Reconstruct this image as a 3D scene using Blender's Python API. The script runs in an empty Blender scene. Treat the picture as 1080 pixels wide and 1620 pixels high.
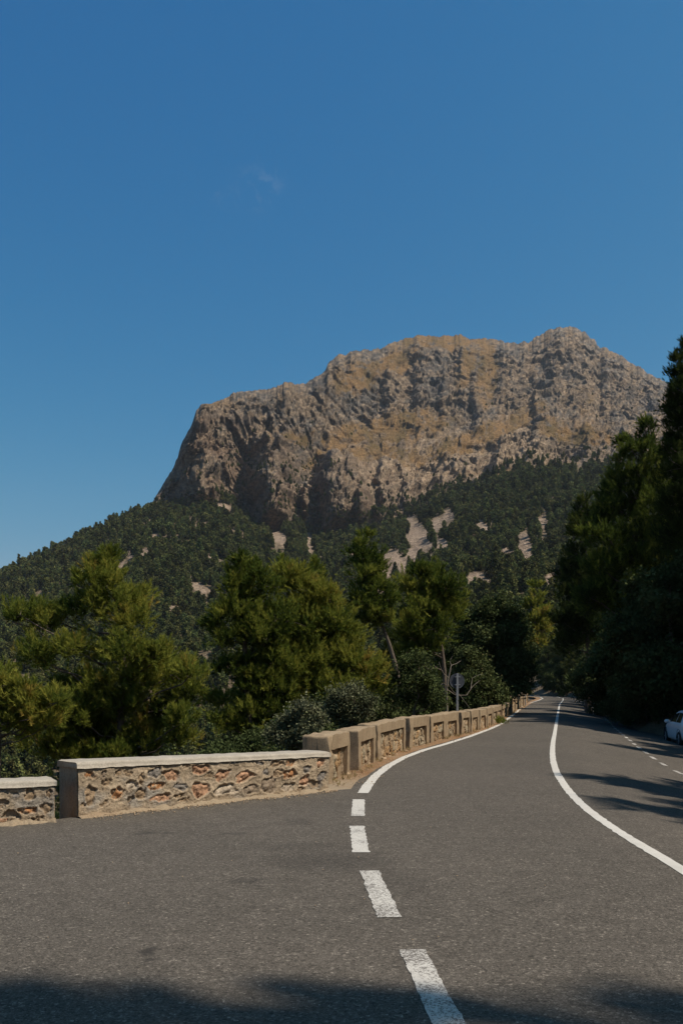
import bpy, bmesh, math, random
import numpy as np
from mathutils import Vector, Matrix, Euler

random.seed(7)
RNG = np.random.default_rng(11)
scene = bpy.context.scene
COL = scene.collection
F, HX, HY, EYE = 1400.0, 540.0, 1088.0, 1.6     # lens, horizon and eye height

# ------------------------------------------------------------------ helpers
def link(o, parent=None):
    COL.objects.link(o)
    if parent is not None:
        o.parent = parent
    return o

def tag(o, label=None, cat=None, group=None, kind=None):
    if label: o['label'] = label
    if cat: o['category'] = cat
    if group: o['group'] = group
    if kind: o['kind'] = kind
    return o

def empty(name, loc=(0, 0, 0), rz=0.0):
    o = bpy.data.objects.new(name, None)
    o.empty_display_size = 0.2
    o.location = loc
    o.rotation_euler = (0, 0, rz)
    return link(o)

def mesh_data(name, verts, faces, mat=None, smooth=False, attrs=None):
    """verts (N,3), faces (M,k) array or list of such arrays"""
    me = bpy.data.meshes.new(name)
    verts = np.ascontiguousarray(verts, dtype=np.float32)
    if not isinstance(faces, list):
        faces = [faces]
    faces = [np.asarray(f, dtype=np.int32) for f in faces if len(f)]
    idx = np.concatenate([f.ravel() for f in faces])
    cnt = np.concatenate([np.full(len(f), f.shape[1], np.int32) for f in faces])
    start = np.concatenate([[0], np.cumsum(cnt)[:-1]]).astype(np.int32)
    me.vertices.add(len(verts)); me.vertices.foreach_set('co', verts.ravel())
    me.loops.add(len(idx)); me.loops.foreach_set('vertex_index', idx)
    me.polygons.add(len(cnt)); me.polygons.foreach_set('loop_start', start)
    me.polygons.foreach_set('loop_total', cnt)
    if smooth:
        me.polygons.foreach_set('use_smooth', np.ones(len(cnt), dtype=bool))
    me.update(calc_edges=True)
    for k, v in (attrs or {}).items():
        v = np.asarray(v, dtype=np.float32)
        if v.ndim == 2:
            a = me.attributes.new(k, 'FLOAT_COLOR', 'POINT')
            c = np.ones((len(verts), 4), np.float32); c[:, :v.shape[1]] = v
            a.data.foreach_set('color', c.ravel())
        else:
            a = me.attributes.new(k, 'FLOAT', 'POINT')
            a.data.foreach_set('value', v)
    if mat: me.materials.append(mat)
    return me

def obj(name, verts, faces, mat=None, parent=None, smooth=False, attrs=None):
    return link(bpy.data.objects.new(name, mesh_data(name, verts, faces, mat, smooth, attrs)), parent)

def bm_obj(name, bm, mat, parent=None, smooth=False):
    me = bpy.data.meshes.new(name)
    bm.normal_update(); bm.to_mesh(me); bm.free()
    if smooth:
        me.polygons.foreach_set('use_smooth', np.ones(len(me.polygons), dtype=bool))
    if mat: me.materials.append(mat)
    return link(bpy.data.objects.new(name, me), parent)

def grid_faces(nr, nc):
    i = np.arange(nr * nc).reshape(nr, nc)
    return np.stack([i[:-1, :-1], i[:-1, 1:], i[1:, 1:], i[1:, :-1]], -1).reshape(-1, 4)

def at(px, py, z=0.0):
    """ground point seen at a photo position, on the level z"""
    d = F * (EYE - z) / (py - HY)
    return np.array([(px - HX) / F * d, d])

def far_pt(px, py, d):
    return np.array([(px - HX) / F * d, d, EYE + (HY - py) / F * d])

# ---------------------------------------------------------------- noise
def _h(ix, iy, iz, seed):
    n = (ix.astype(np.int64) * 374761393 + iy.astype(np.int64) * 668265263 + iz.astype(np.int64) * 2147483647 + seed * 1274126177) & 0xffffffff
    n = ((n ^ (n >> 13)) * 1274126177) & 0xffffffff
    n = ((n ^ (n >> 16)) * 2246822519) & 0xffffffff
    return (n ^ (n >> 15)) & 0xffffffff

def hash01(ix, iy, seed=0):
    return _h(np.asarray(ix), np.asarray(iy), np.zeros_like(np.asarray(ix)), seed) / 4294967296.0

def perlin(x, y, seed=0):
    x = np.asarray(x, float); y = np.asarray(y, float)
    x, y = np.broadcast_arrays(x, y)
    ix = np.floor(x).astype(np.int64); iy = np.floor(y).astype(np.int64)
    fx = x - ix; fy = y - iy
    u = fx * fx * fx * (fx * (fx * 6 - 15) + 10); v = fy * fy * fy * (fy * (fy * 6 - 15) + 10)
    def g(dx, dy):
        a = hash01(ix + dx, iy + dy, seed) * 2 * np.pi
        return np.cos(a) * (fx - dx) + np.sin(a) * (fy - dy)
    return 1.5 * ((g(0, 0) * (1 - u) + g(1, 0) * u) * (1 - v) + (g(0, 1) * (1 - u) + g(1, 1) * u) * v)

def fbm(x, y, octv=5, seed=0, gain=0.5, lac=2.03):
    s = 0; a = 1.0
    for i in range(octv):
        s = s + a * perlin(x * lac ** i, y * lac ** i, seed + i * 17); a *= gain
    return s

def ridged(x, y, octv=5, seed=0, gain=0.5, lac=2.05):
    s = 0; a = 1.0
    for i in range(octv):
        s = s + a * (1 - 2 * np.abs(perlin(x * lac ** i, y * lac ** i, seed + i * 31))); a *= gain
    return s

def voronoi(x, y, seed=0, jit=0.9):
    """returns f1, f2-f1, cell hash"""
    ix = np.floor(x).astype(np.int64); iy = np.floor(y).astype(np.int64)
    f1 = np.full(x.shape, 9.0); f2 = np.full(x.shape, 9.0); cid = np.zeros(x.shape)
    for dx in (-1, 0, 1):
        for dy in (-1, 0, 1):
            cx = ix + dx; cy = iy + dy
            qx = cx + 0.5 + jit * (hash01(cx, cy, seed) - 0.5); qy = cy + 0.5 + jit * (hash01(cx, cy, seed + 5) - 0.5)
            d = np.hypot(x - qx, y - qy)
            m = d < f1
            f2 = np.where(m, f1, np.minimum(f2, d))
            cid = np.where(m, hash01(cx, cy, seed + 9), cid)
            f1 = np.where(m, d, f1)
    return f1, f2 - f1, cid

def sstep(a, b, x):
    t = np.clip((x - a) / (b - a), 0, 1)
    return t * t * (3 - 2 * t)

# ---------------------------------------------------------------- materials
def new_mat(name):
    m = bpy.data.materials.new(name); m.use_nodes = True
    nt = m.node_tree
    b = nt.nodes['Principled BSDF']
    b.inputs['Roughness'].default_value = 0.85
    b.inputs['Specular IOR Level'].default_value = 0.25
    return m, nt, b

def nd(nt, typ, **kw):
    n = nt.nodes.new(typ)
    for k, v in kw.items():
        if k in n.inputs: n.inputs[k].default_value = v
        else: setattr(n, k, v)
    return n

def noise(nt, scale, detail=4, rough=0.55, vec=None):
    n = nt.nodes.new('ShaderNodeTexNoise')
    n.inputs['Scale'].default_value = scale; n.inputs['Detail'].default_value = detail
    n.inputs['Roughness'].default_value = rough
    if vec is not None: nt.links.new(vec, n.inputs['Vector'])
    return n.outputs['Fac']

def ramp(nt, fac, stops):
    r = nt.nodes.new('ShaderNodeValToRGB')
    el = r.color_ramp.elements
    while len(el) < len(stops): el.new(0.5)
    for e, (p, c) in zip(el, stops):
        e.position = p; e.color = (c[0], c[1], c[2], 1) if hasattr(c, '__len__') else (c, c, c, 1)
    nt.links.new(fac, r.inputs['Fac'])
    return r.outputs['Color']

def mix(nt, fac, a, b, mode='MIX'):
    m = nt.nodes.new('ShaderNodeMix'); m.data_type = 'RGBA'; m.blend_type = mode
    for s, v in ((m.inputs[0], fac), (m.inputs[6], a), (m.inputs[7], b)):
        if hasattr(v, 'is_linked'): nt.links.new(v, s)
        elif hasattr(v, '__len__'): s.default_value = (v[0], v[1], v[2], 1)
        else: s.default_value = v
    return m.outputs[2]

def math_n(nt, op, a, b=0.0, clamp=False):
    m = nt.nodes.new('ShaderNodeMath'); m.operation = op; m.use_clamp = clamp
    for s, v in ((m.inputs[0], a), (m.inputs[1], b)):
        if hasattr(v, 'is_linked'): nt.links.new(v, s)
        else: s.default_value = v
    return m.outputs[0]

def objco(nt):
    return nt.nodes.new('ShaderNodeTexCoord').outputs['Object']

def attr(nt, name, out='Fac'):
    a = nt.nodes.new('ShaderNodeAttribute'); a.attribute_name = name
    return a.outputs[out]

def bump(nt, b, height, strength=0.5, dist=0.02):
    n = nt.nodes.new('ShaderNodeBump')
    n.inputs['Strength'].default_value = strength; n.inputs['Distance'].default_value = dist
    nt.links.new(height, n.inputs['Height']); nt.links.new(n.outputs['Normal'], b.inputs['Normal'])

def simple_mat(name, col, rough=0.6, metal=0.0, var=0.12, scale=12.0, spec=0.3):
    m, nt, b = new_mat(name)
    f = noise(nt, scale, 5, 0.6, objco(nt))
    lo = [c * (1 - var) for c in col]; hi = [min(1, c * (1 + var)) for c in col]
    nt.links.new(ramp(nt, f, [(0.3, lo), (0.7, hi)]), b.inputs['Base Color'])
    b.inputs['Roughness'].default_value = rough; b.inputs['Metallic'].default_value = metal
    b.inputs['Specular IOR Level'].default_value = spec
    return m

# ---------------------------------------------------------------- camera, sun, sky
cam = bpy.data.cameras.new('camera')
cam.sensor_fit = 'VERTICAL'; cam.sensor_height = 36.0
cam.lens = F / 1620.0 * 36.0
cam.shift_y = (HY - 810.0) / 1620.0
cam.clip_start = 0.1; cam.clip_end = 30000
camo = link(bpy.data.objects.new('camera', cam))
camo.location = (0, 0, EYE); camo.rotation_euler = (math.radians(90), 0, 0)
scene.camera = camo

SUN_EL, SUN_AZ = math.radians(57), math.radians(-20)   # azimuth from +x towards +y
sun = bpy.data.lights.new('sun', 'SUN'); sun.energy = 5.0; sun.angle = math.radians(0.53)
sun.color = (1.0, 0.91, 0.78)
suno = link(bpy.data.objects.new('sun', sun))
SD = Vector((math.cos(SUN_EL) * math.cos(SUN_AZ), math.cos(SUN_EL) * math.sin(SUN_AZ), math.sin(SUN_EL)))
suno.rotation_euler = SD.to_track_quat('Z', 'Y').to_euler()

w = bpy.data.worlds.new('World'); scene.world = w; w.use_nodes = True
wn = w.node_tree
bg = wn.nodes['Background']
sky = wn.nodes.new('ShaderNodeTexSky'); sky.sky_type = 'NISHITA'; sky.sun_disc = False
sky.sun_elevation = SUN_EL; sky.sun_rotation = math.radians(90) - SUN_AZ
sky.altitude = 600; sky.air_density = 1.0; sky.dust_density = 2.0; sky.ozone_density = 3.5
# clear, polarised summer air: each channel of the sky gets its own contrast
sep = wn.nodes.new('ShaderNodeSeparateColor'); comb = wn.nodes.new('ShaderNodeCombineColor')
wn.links.new(sky.outputs['Color'], sep.inputs[0])
for ch, (gain, power) in enumerate(((0.155, 2.7), (0.98, 1.02), (2.16, 0.55))):
    mn = math_n(wn, 'MINIMUM', sep.outputs[ch], 3.2 if ch == 0 else 12.0)
    wn.links.new(math_n(wn, 'MULTIPLY', math_n(wn, 'POWER', mn, power), gain), comb.inputs[ch])
skyc = comb.outputs[0]
geo = wn.nodes.new('ShaderNodeTexCoord').outputs['Generated']
for (px, py, rad, k) in ((405, 298, 0.030, 0.9), (432, 285, 0.016, 0.7), (627, 264, 0.010, 1.0), (352, 308, 0.016, 0.6)):     # faint wisps of cirrus
    dv = Vector(((px - HX) / F, 1, (HY - py) / F)).normalized()
    su = nd(wn, 'ShaderNodeVectorMath', operation='SUBTRACT'); wn.links.new(geo, su.inputs[0]); su.inputs[1].default_value = dv
    ln = nd(wn, 'ShaderNodeVectorMath', operation='LENGTH'); wn.links.new(su.outputs[0], ln.inputs[0])
    mr = nd(wn, 'ShaderNodeMapRange'); wn.links.new(ln.outputs['Value'], mr.inputs[0]); mr.inputs[1].default_value = rad; mr.inputs[2].default_value = 0.0
    nz = noise(wn, 70, 6, 0.65, geo)
    m2 = nd(wn, 'ShaderNodeMapRange'); wn.links.new(nz, m2.inputs[0]); m2.inputs[1].default_value = 0.50; m2.inputs[2].default_value = 0.78
    skyc = mix(wn, math_n(wn, 'MULTIPLY', math_n(wn, 'MULTIPLY', mr.outputs[0], m2.outputs[0]), 0.16 * k, True), skyc, (5.5, 6.0, 7.0))
wn.links.new(skyc, bg.inputs['Color'])
bg.inputs['Strength'].default_value = 0.08
vs = scene.view_settings
scene.display_settings.display_device = 'sRGB'
vs.view_transform = 'Standard'; vs.look = 'None'; vs.exposure = 0.12; vs.gamma = 1.0
scene.cycles.max_bounces = 6; scene.cycles.diffuse_bounces = 2; scene.cycles.glossy_bounces = 2
scene.cycles.transmission_bounces = 3; scene.cycles.transparent_max_bounces = 6; scene.cycles.volume_bounces = 0
scene.cycles.use_denoising = True
scene.cycles.caustics_reflective = False; scene.cycles.caustics_refractive = False

# ---------------------------------------------------------------- road layout (plan)
CPX = [(1080, 1374), (1040, 1353), (1000, 1331), (974.5, 1313), (946.7, 1296), (924.5, 1278), (902, 1256), (888, 1236.7),
       (878.6, 1220), (874.5, 1206), (873, 1192), (874, 1175.5), (878, 1153), (881.5, 1131), (884.5, 1114)]
cpts = [(-3.0, -14.0), (0.6, -6.0), (1.9, 0.0), (2.6, 4.0)] + [tuple(at(*p)) for p in CPX] + \
       [(28.0, 112), (33, 132), (36.6, 150), (37.5, 165), (35, 180), (29, 192), (20, 200), (8, 205), (-8, 207)]

def resample(pts, step, smooth=2):
    p = np.array(pts, float)
    s = np.concatenate([[0], np.cumsum(np.hypot(*np.diff(p, axis=0).T))])
    q = np.arange(0, s[-1], step)
    # Catmull-like: smooth the linear interpolation with a small box
    r = np.stack([np.interp(q, s, p[:, 0]), np.interp(q, s, p[:, 1])], 1)
    for _ in range(smooth):
        r[1:-1] = (r[:-2] + 2 * r[1:-1] + r[2:]) / 4
    return r

CL = resample(cpts, 0.5, 4)
CT = np.gradient(CL, axis=0); CT /= np.linalg.norm(CT, axis=1)[:, None]
CN = np.stack([CT[:, 1], -CT[:, 0]], 1)        # right-hand normal

WB0 = [(-16.0, 3.0), tuple(at(0, 1306.0)), tuple(at(88, 1300))]
WB1 = [tuple(at(123, 1294)), tuple(at(521, 1250.5))]
BLKPX = [(517, 1243), (524, 1237), (557, 1223), (568, 1219), (593, 1205.5), (642, 1186), (677, 1177), (704, 1169), (724, 1164),
         (744, 1159), (757, 1155.3), (770, 1151), (779, 1147), (786, 1143.5), (794, 1138.5), (800, 1134), (808, 1129),
         (815, 1124.5), (821, 1120.5), (828, 1116.5), (832, 1114)]
wpts2 = [tuple(at(*p)) for p in BLKPX] + [(24.5, 112), (29.5, 132), (33, 150), (33.5, 164), (31.5, 176), (26.5, 187), (18, 195), (8, 200), (-8, 202)]
WALL2 = resample(wpts2, 0.25, 10)
WALLLINE = np.array([(-60, -30)] + WB0 + WB1 + [tuple(p) for p in WALL2[8::4]])

def nearest(pts, line, tang):
    """signed lateral distance (right +) and index of the nearest sample"""
    out = np.empty(len(pts)); idx = np.empty(len(pts), int)
    for a in range(0, len(pts), 20000):
        q = pts[a:a + 20000]
        d2 = ((q[:, None, :] - line[None]) ** 2).sum(-1)
        k = d2.argmin(1); idx[a:a + 20000] = k
        dv = q - line[k]; t = tang[k]
        perp = dv[:, 0] * t[:, 1] - dv[:, 1] * t[:, 0]
        dist = np.sqrt(d2[np.arange(len(q)), k])
        out[a:a + 20000] = np.where(np.abs((dv * t).sum(1)) < 1.6, perp, np.where(perp < 0, -dist, dist))
    return out, idx

CLS, CTS = CL[::4], CT[::4]
WLS = resample(WALLLINE, 1.0, 0); WTS = np.gradient(WLS, axis=0); WTS /= np.linalg.norm(WTS, axis=1)[:, None]

def cross_z(lat, y):
    k = np.interp(y, [0, 6, 60, 110], [0.8, 1, 1, 0.3])
    return k * np.interp(lat, [-60, 0, 0.5, 1.0, 7, 9, 60], [0, 0, -0.03, -0.10, -1.0, -1.15, -1.15])

def road_z(x, y):
    p = np.stack([np.ravel(x), np.ravel(y)], 1).astype(float)
    lat, k = nearest(p, CLS, CTS)
    return cross_z(lat, CLS[k, 1]).reshape(np.shape(x))

def right_limit(y):
    return np.interp(y, [-20, 10, 16, 36, 45, 300], [9, 10, 14, 12, 3.9, 3.6])

def at_road(px, py):
    lo, hi = 2.0, 400.0
    d = np.linspace(2.0, 260, 2600)
    x = (px - HX) / F * d; z = EYE - (py - HY) / F * d
    g = road_z(x, d)
    i = np.argmax(z <= g)
    return np.array([x[i], d[i]])

# ---------------------------------------------------------------- far profile (mountain)
CREST = [(-900, 1000), (-500, 965), (-200, 938), (0, 910), (40, 893), (100, 862), (150, 838), (200, 815), (238, 803), (247, 785), (262, 757), (280, 725), (290, 695), (303, 680), (312, 655),
         (325, 640), (340, 630), (370, 622), (400, 617), (428, 613), (432, 610), (445, 611), (470, 608), (495, 600), (515, 588), (520, 570), (540, 560), (570, 555),
         (600, 552), (620, 541), (650, 532), (680, 531), (720, 530), (750, 536), (790, 537), (805, 545), (835, 541), (860, 525), (880, 518), (905, 516), (925, 525),
         (945, 545), (975, 560), (990, 570), (1010, 580), (1050, 605), (1080, 632), (1150, 690), (1300, 760), (1600, 860), (2400, 980)]
TREEL = [(-900, 1002), (-500, 967), (-200, 940), (0, 912), (100, 864), (200, 817), (238, 806), (280, 810), (330, 803), (345, 793), (380, 810), (395, 838), (430, 842), (470, 832), (490, 850), (520, 856),
         (560, 836), (600, 838), (640, 823), (680, 803), (720, 783), (780, 772), (800, 757), (840, 748), (900, 748), (950, 748), (1000, 742), (1080, 737), (1300, 800), (1600, 880), (2400, 1000)]
cx_, cy_ = np.array(CREST).T; tx_, ty_ = np.array(TREEL).T
R0, RT = 225.0, 1080.0
def z0f(u): return np.interp(u, [-900, 450, 700, 900, 1100, 2400], [-36, -34, -4, 6, 26, 60])
_ug = np.arange(-1000, 2500, 1.0)
def _smooth(y, sg):
    k = np.exp(-0.5 * (np.arange(-int(3 * sg), int(3 * sg) + 1) / sg) ** 2); k /= k.sum()
    return np.convolve(np.pad(y, len(k) // 2, mode='edge'), k, mode='valid')
_gT, _gC = _smooth(np.interp(_ug, tx_, ty_), 9.0), _smooth(np.interp(_ug, cx_, cy_), 1.6)
_gT0 = _smooth(np.interp(_ug, tx_, ty_), 45.0)
def eT(u): return (HY - np.interp(u, _ug, _gT)) / F
def eT0(u): return (HY - np.interp(u, _ug, _gT0)) / F
def eC(u): return (HY - np.interp(u, _ug, _gC)) / F

def hill_z(u, s):
    """forest slope height at column u and fraction s (0 valley .. 1 treeline)"""
    a = (u - HX) / F
    r = R0 + (RT - R0) * s
    k = s ** 4
    zt = (eT(u) * k + eT0(u) * (1 - k)) * RT + EYE
    z = z0f(u) + (zt - z0f(u)) * (0.25 * s + 0.75 * s ** 1.35)
    x, y = a * r, r
    bumpy = fbm(x / 260 + 3, y / 260, 4, 40) * 16 + ridged(x / 120, y / 200, 3, 44) * 5
    return z + bumpy * np.sin(np.pi * np.clip(s, 0, 1)) ** 0.8

def ground_z(x, y):
    x = np.atleast_1d(np.asarray(x, float)); y = np.atleast_1d(np.asarray(y, float))
    p = np.stack([x.ravel(), y.ravel()], 1)
    lat, k = nearest(p, CLS, CTS)
    wl, _ = nearest(p, WLS, WTS)
    st = CLS[k, 1]
    plat = cross_z(np.clip(lat, -60, right_limit(st)), st)
    dL = np.clip(-wl - 0.45, 0, None) * (lat < 0)
    dL = np.where(k >= len(CLS) - 2, np.maximum(np.abs(lat) - 6, 0), dL)
    dR = np.where(k >= len(CLS) - 2, 0, np.clip(lat - right_limit(st), 0, None))
    r = np.maximum(p[:, 1], 0.64 * np.hypot(p[:, 0], p[:, 1]))
    u = HX + F * np.clip(p[:, 0] / np.where(np.abs(p[:, 1]) < 1e-3, 1e-3, np.abs(p[:, 1])), -1.2, 1.2)
    n = fbm(p[:, 0] / 9, p[:, 1] / 9, 3, 60)
    zl = np.maximum(plat - 0.25 - 0.62 * dL, -34 + 0.02 * dL)
    zr = plat + 34 * np.where(p[:, 1] > 120, sstep(720, 900, u), 1) * (1 - np.exp(-0.52 * dR / 34))
    z = np.where(dL > 0, zl, np.where(dR > 0, zr, plat))
    out = np.maximum(dL, dR)
    z = z + n * 0.5 * sstep(0.4, 6, out)
    wf = sstep(140, 225, r) * sstep(0, 30, out)
    z = z * (1 - wf) + z0f(u) * wf
    z = np.where(r > 228, z - (r - 228) * 0.25, z)
    z = np.maximum(z, -75)
    z = z - 0.14 * (out <= 0)
    return z.reshape(x.shape)

def gz(x, y):
    return float(ground_z([x], [y])[0])
# ================================================================ materials for the setting
def mat_ground():
    m, nt, b = new_mat('dry_earth')
    co = objco(nt)
    a = noise(nt, 0.6, 8, 0.65, co); c = noise(nt, 9, 6, 0.7, co)
    col = ramp(nt, a, [(0.3, (0.06, 0.045, 0.028)), (0.55, (0.12, 0.085, 0.05)), (0.75, (0.2, 0.15, 0.1))])
    nt.links.new(mix(nt, 0.5, col, ramp(nt, c, [(0.3, (0.05, 0.04, 0.025)), (0.7, (0.24, 0.18, 0.12))])), b.inputs['Base Color'])
    bump(nt, b, c, 0.8, 0.05)
    return m

def mat_asphalt():
    m, nt, b = new_mat('asphalt')
    co = objco(nt)
    big = noise(nt, 0.35, 5, 0.55, co); mid = noise(nt, 4.0, 5, 0.6, co)
    v = nd(nt, 'ShaderNodeTexVoronoi'); v.inputs['Scale'].default_value = 125; nt.links.new(co, v.inputs['Vector'])
    v2 = nd(nt, 'ShaderNodeTexVoronoi'); v2.inputs['Scale'].default_value = 55; nt.links.new(co, v2.inputs['Vector'])
    sp = nd(nt, 'ShaderNodeSeparateColor'); nt.links.new(v.outputs['Color'], sp.inputs[0])
    sp2 = nd(nt, 'ShaderNodeSeparateColor'); nt.links.new(v2.outputs['Color'], sp2.inputs[0])
    base = ramp(nt, big, [(0.32, (0.076, 0.066, 0.055)), (0.66, (0.108, 0.092, 0.076))])
    base = mix(nt, 0.55, base, ramp(nt, mid, [(0.3, (0.078, 0.067, 0.055)), (0.7, (0.113, 0.097, 0.081))]))
    grain = ramp(nt, sp.outputs[0], [(0.0, 0.55), (0.45, 0.92), (0.8, 1.1), (0.93, 1.3), (1.0, 2.0)])
    grain2 = ramp(nt, sp2.outputs[0], [(0.0, 0.6), (0.3, 0.95), (0.9, 1.05), (0.97, 1.7), (1.0, 1.8)])
    col = mix(nt, 1.0, base, grain, 'MULTIPLY'); col = mix(nt, 1.0, col, grain2, 'MULTIPLY')
    # worn patches and spilt oil, each a stain of its own shape
    warp = nd(nt, 'ShaderNodeTexNoise'); warp.inputs['Scale'].default_value = 3.0; warp.inputs['Detail'].default_value = 5
    nt.links.new(co, warp.inputs['Vector'])
    wv = nd(nt, 'ShaderNodeVectorMath', operation='MULTIPLY_ADD'); nt.links.new(warp.outputs['Color'], wv.inputs[0])
    wv.inputs[1].default_value = (0.5, 0.5, 0); wv.inputs[2].default_value = (-0.25, -0.25, 0)
    ad = nd(nt, 'ShaderNodeVectorMath', operation='ADD'); nt.links.new(co, ad.inputs[0]); nt.links.new(wv.outputs[0], ad.inputs[1])
    dark = None
    for (px, py, rx, ry, k) in [(222, 1503, .075, .06, .6), (236, 1512, .05, .04, .55), (388, 1394, .16, .10, .4), (372, 1391, .05, .06, .35), (520, 1362, .55, .5, .3),
                                (480, 1340, .5, .35, .18), (475, 1300, .22, .28, .3), (235, 1318, .12, .12, .4), (370, 1318, .16, .12, .35), (150, 1560, .1, .06, .4), (262, 1318, .08, .1, .3), (640, 1400, .3, .7, .14)]:
        p = at(px, py)
        s = nd(nt, 'ShaderNodeVectorMath', operation='SUBTRACT'); nt.links.new(ad.outputs[0], s.inputs[0]); s.inputs[1].default_value = (p[0], p[1], 0)
        d = nd(nt, 'ShaderNodeVectorMath', operation='DIVIDE'); nt.links.new(s.outputs[0], d.inputs[0]); d.inputs[1].default_value = (rx, ry, 1000)
        l = nd(nt, 'ShaderNodeVectorMath', operation='LENGTH'); nt.links.new(d.outputs[0], l.inputs[0])
        mr = nd(nt, 'ShaderNodeMapRange'); nt.links.new(l.outputs['Value'], mr.inputs[0])
        mr.inputs[1].default_value = 0.55; mr.inputs[2].default_value = 1.25; mr.inputs[3].default_value = k; mr.inputs[4].default_value = 0
        dark = mr.outputs[0] if dark is None else math_n(nt, 'MAXIMUM', dark, mr.outputs[0])
    col = mix(nt, dark, col, (0.02, 0.018, 0.017))
    nt.links.new(col, b.inputs['Base Color'])
    b.inputs['Roughness'].default_value = 0.9; b.inputs['Specular IOR Level'].default_value = 0.15
    hgt = math_n(nt, 'ADD', sp.outputs[0], math_n(nt, 'MULTIPLY', mid, 0.6))
    bump(nt, b, hgt, 0.45, 0.006)
    return m

def mat_paint():
    m, nt, b = new_mat('road_paint')
    co = objco(nt)
    a = noise(nt, 70, 4, 0.8, co); c = noise(nt, 2.2, 4, 0.6, co)
    w = math_n(nt, 'ADD', a, math_n(nt, 'MULTIPLY', math_n(nt, 'SUBTRACT', c, 0.5), 0.5))
    worn = math_n(nt, 'ADD', w, math_n(nt, 'MULTIPLY', attr(nt, 'wear'), 0.22))
    k = nd(nt, 'ShaderNodeMapRange'); nt.links.new(worn, k.inputs[0]); k.inputs[1].default_value = 0.60; k.inputs[2].default_value = 0.68
    col = ramp(nt, c, [(0.3, (0.44, 0.41, 0.37)), (0.7, (0.55, 0.52, 0.475))])
    nt.links.new(mix(nt, k.outputs[0], col, (0.12, 0.105, 0.092)), b.inputs['Base Color'])
    b.inputs['Roughness'].default_value = 0.75
    bump(nt, b, a, 0.3, 0.004)
    return m

def mat_litter():
    m, nt, b = new_mat('pine_litter')
    co = objco(nt)
    a = noise(nt, 14, 6, 0.7, co); c = noise(nt, 90, 3, 0.7, co); e = noise(nt, 1.2, 3, 0.5, co)
    tan = ramp(nt, c, [(0.25, (0.19, 0.14, 0.09)), (0.6, (0.35, 0.27, 0.185)), (0.85, (0.48, 0.39, 0.29))])
    rust = ramp(nt, a, [(0.3, (0.11, 0.055, 0.022)), (0.6, (0.25, 0.118, 0.045)), (0.8, (0.34, 0.20, 0.095))])
    f = math_n(nt, 'MULTIPLY', attr(nt, 'rust'), 0.7)
    f = math_n(nt, 'ADD', f, math_n(nt, 'MULTIPLY', math_n(nt, 'SUBTRACT', e, 0.5), 1.2), True)
    nt.links.new(mix(nt, f, tan, rust), b.inputs['Base Color'])
    bump(nt, b, math_n(nt, 'ADD', a, c), 0.8, 0.02)
    return m

M_GROUND, M_ASPH, M_PAINT, M_LITTER = mat_ground(), mat_asphalt(), mat_paint(), mat_litter()

# ================================================================ ground sheet
def build_ground():
    r = np.concatenate([np.linspace(0.3, 12, 30), np.geomspace(12.5, 235, 150), np.geomspace(245, 4800, 40)])
    th = np.radians(np.concatenate([np.linspace(-180, -48, 90, endpoint=False), np.linspace(-48, 48, 330, endpoint=False), np.linspace(48, 180, 91)]))
    RR, TT = np.meshgrid(r, th, indexing='ij')
    X, Y = RR * np.sin(TT), RR * np.cos(TT)
    Z = ground_z(X, Y)
    tag(obj('ground', np.stack([X.ravel(), Y.ravel(), Z.ravel()], 1), grid_faces(*X.shape)[:, ::-1], M_GROUND, smooth=True), kind='structure')

# ================================================================ road surface
def wall_hit(p, n):
    """distance from p along -n to the wall line"""
    best = 14.0
    A = WALLLINE[:-1]; B = WALLLINE[1:]
    d = -n; e = B - A
    den = d[0] * e[:, 1] - d[1] * e[:, 0]
    ok = np.abs(den) > 1e-9
    w_ = A - p
    t = np.where(ok, (w_[:, 0] * e[:, 1] - w_[:, 1] * e[:, 0]) / np.where(ok, den, 1), -1)
    s = np.where(ok, (w_[:, 0] * d[1] - w_[:, 1] * d[0]) / np.where(ok, den, 1), -1)
    t = t[(t > 0.2) & (s >= 0) & (s <= 1)]
    return min(best, t.min()) if len(t) else best

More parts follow.
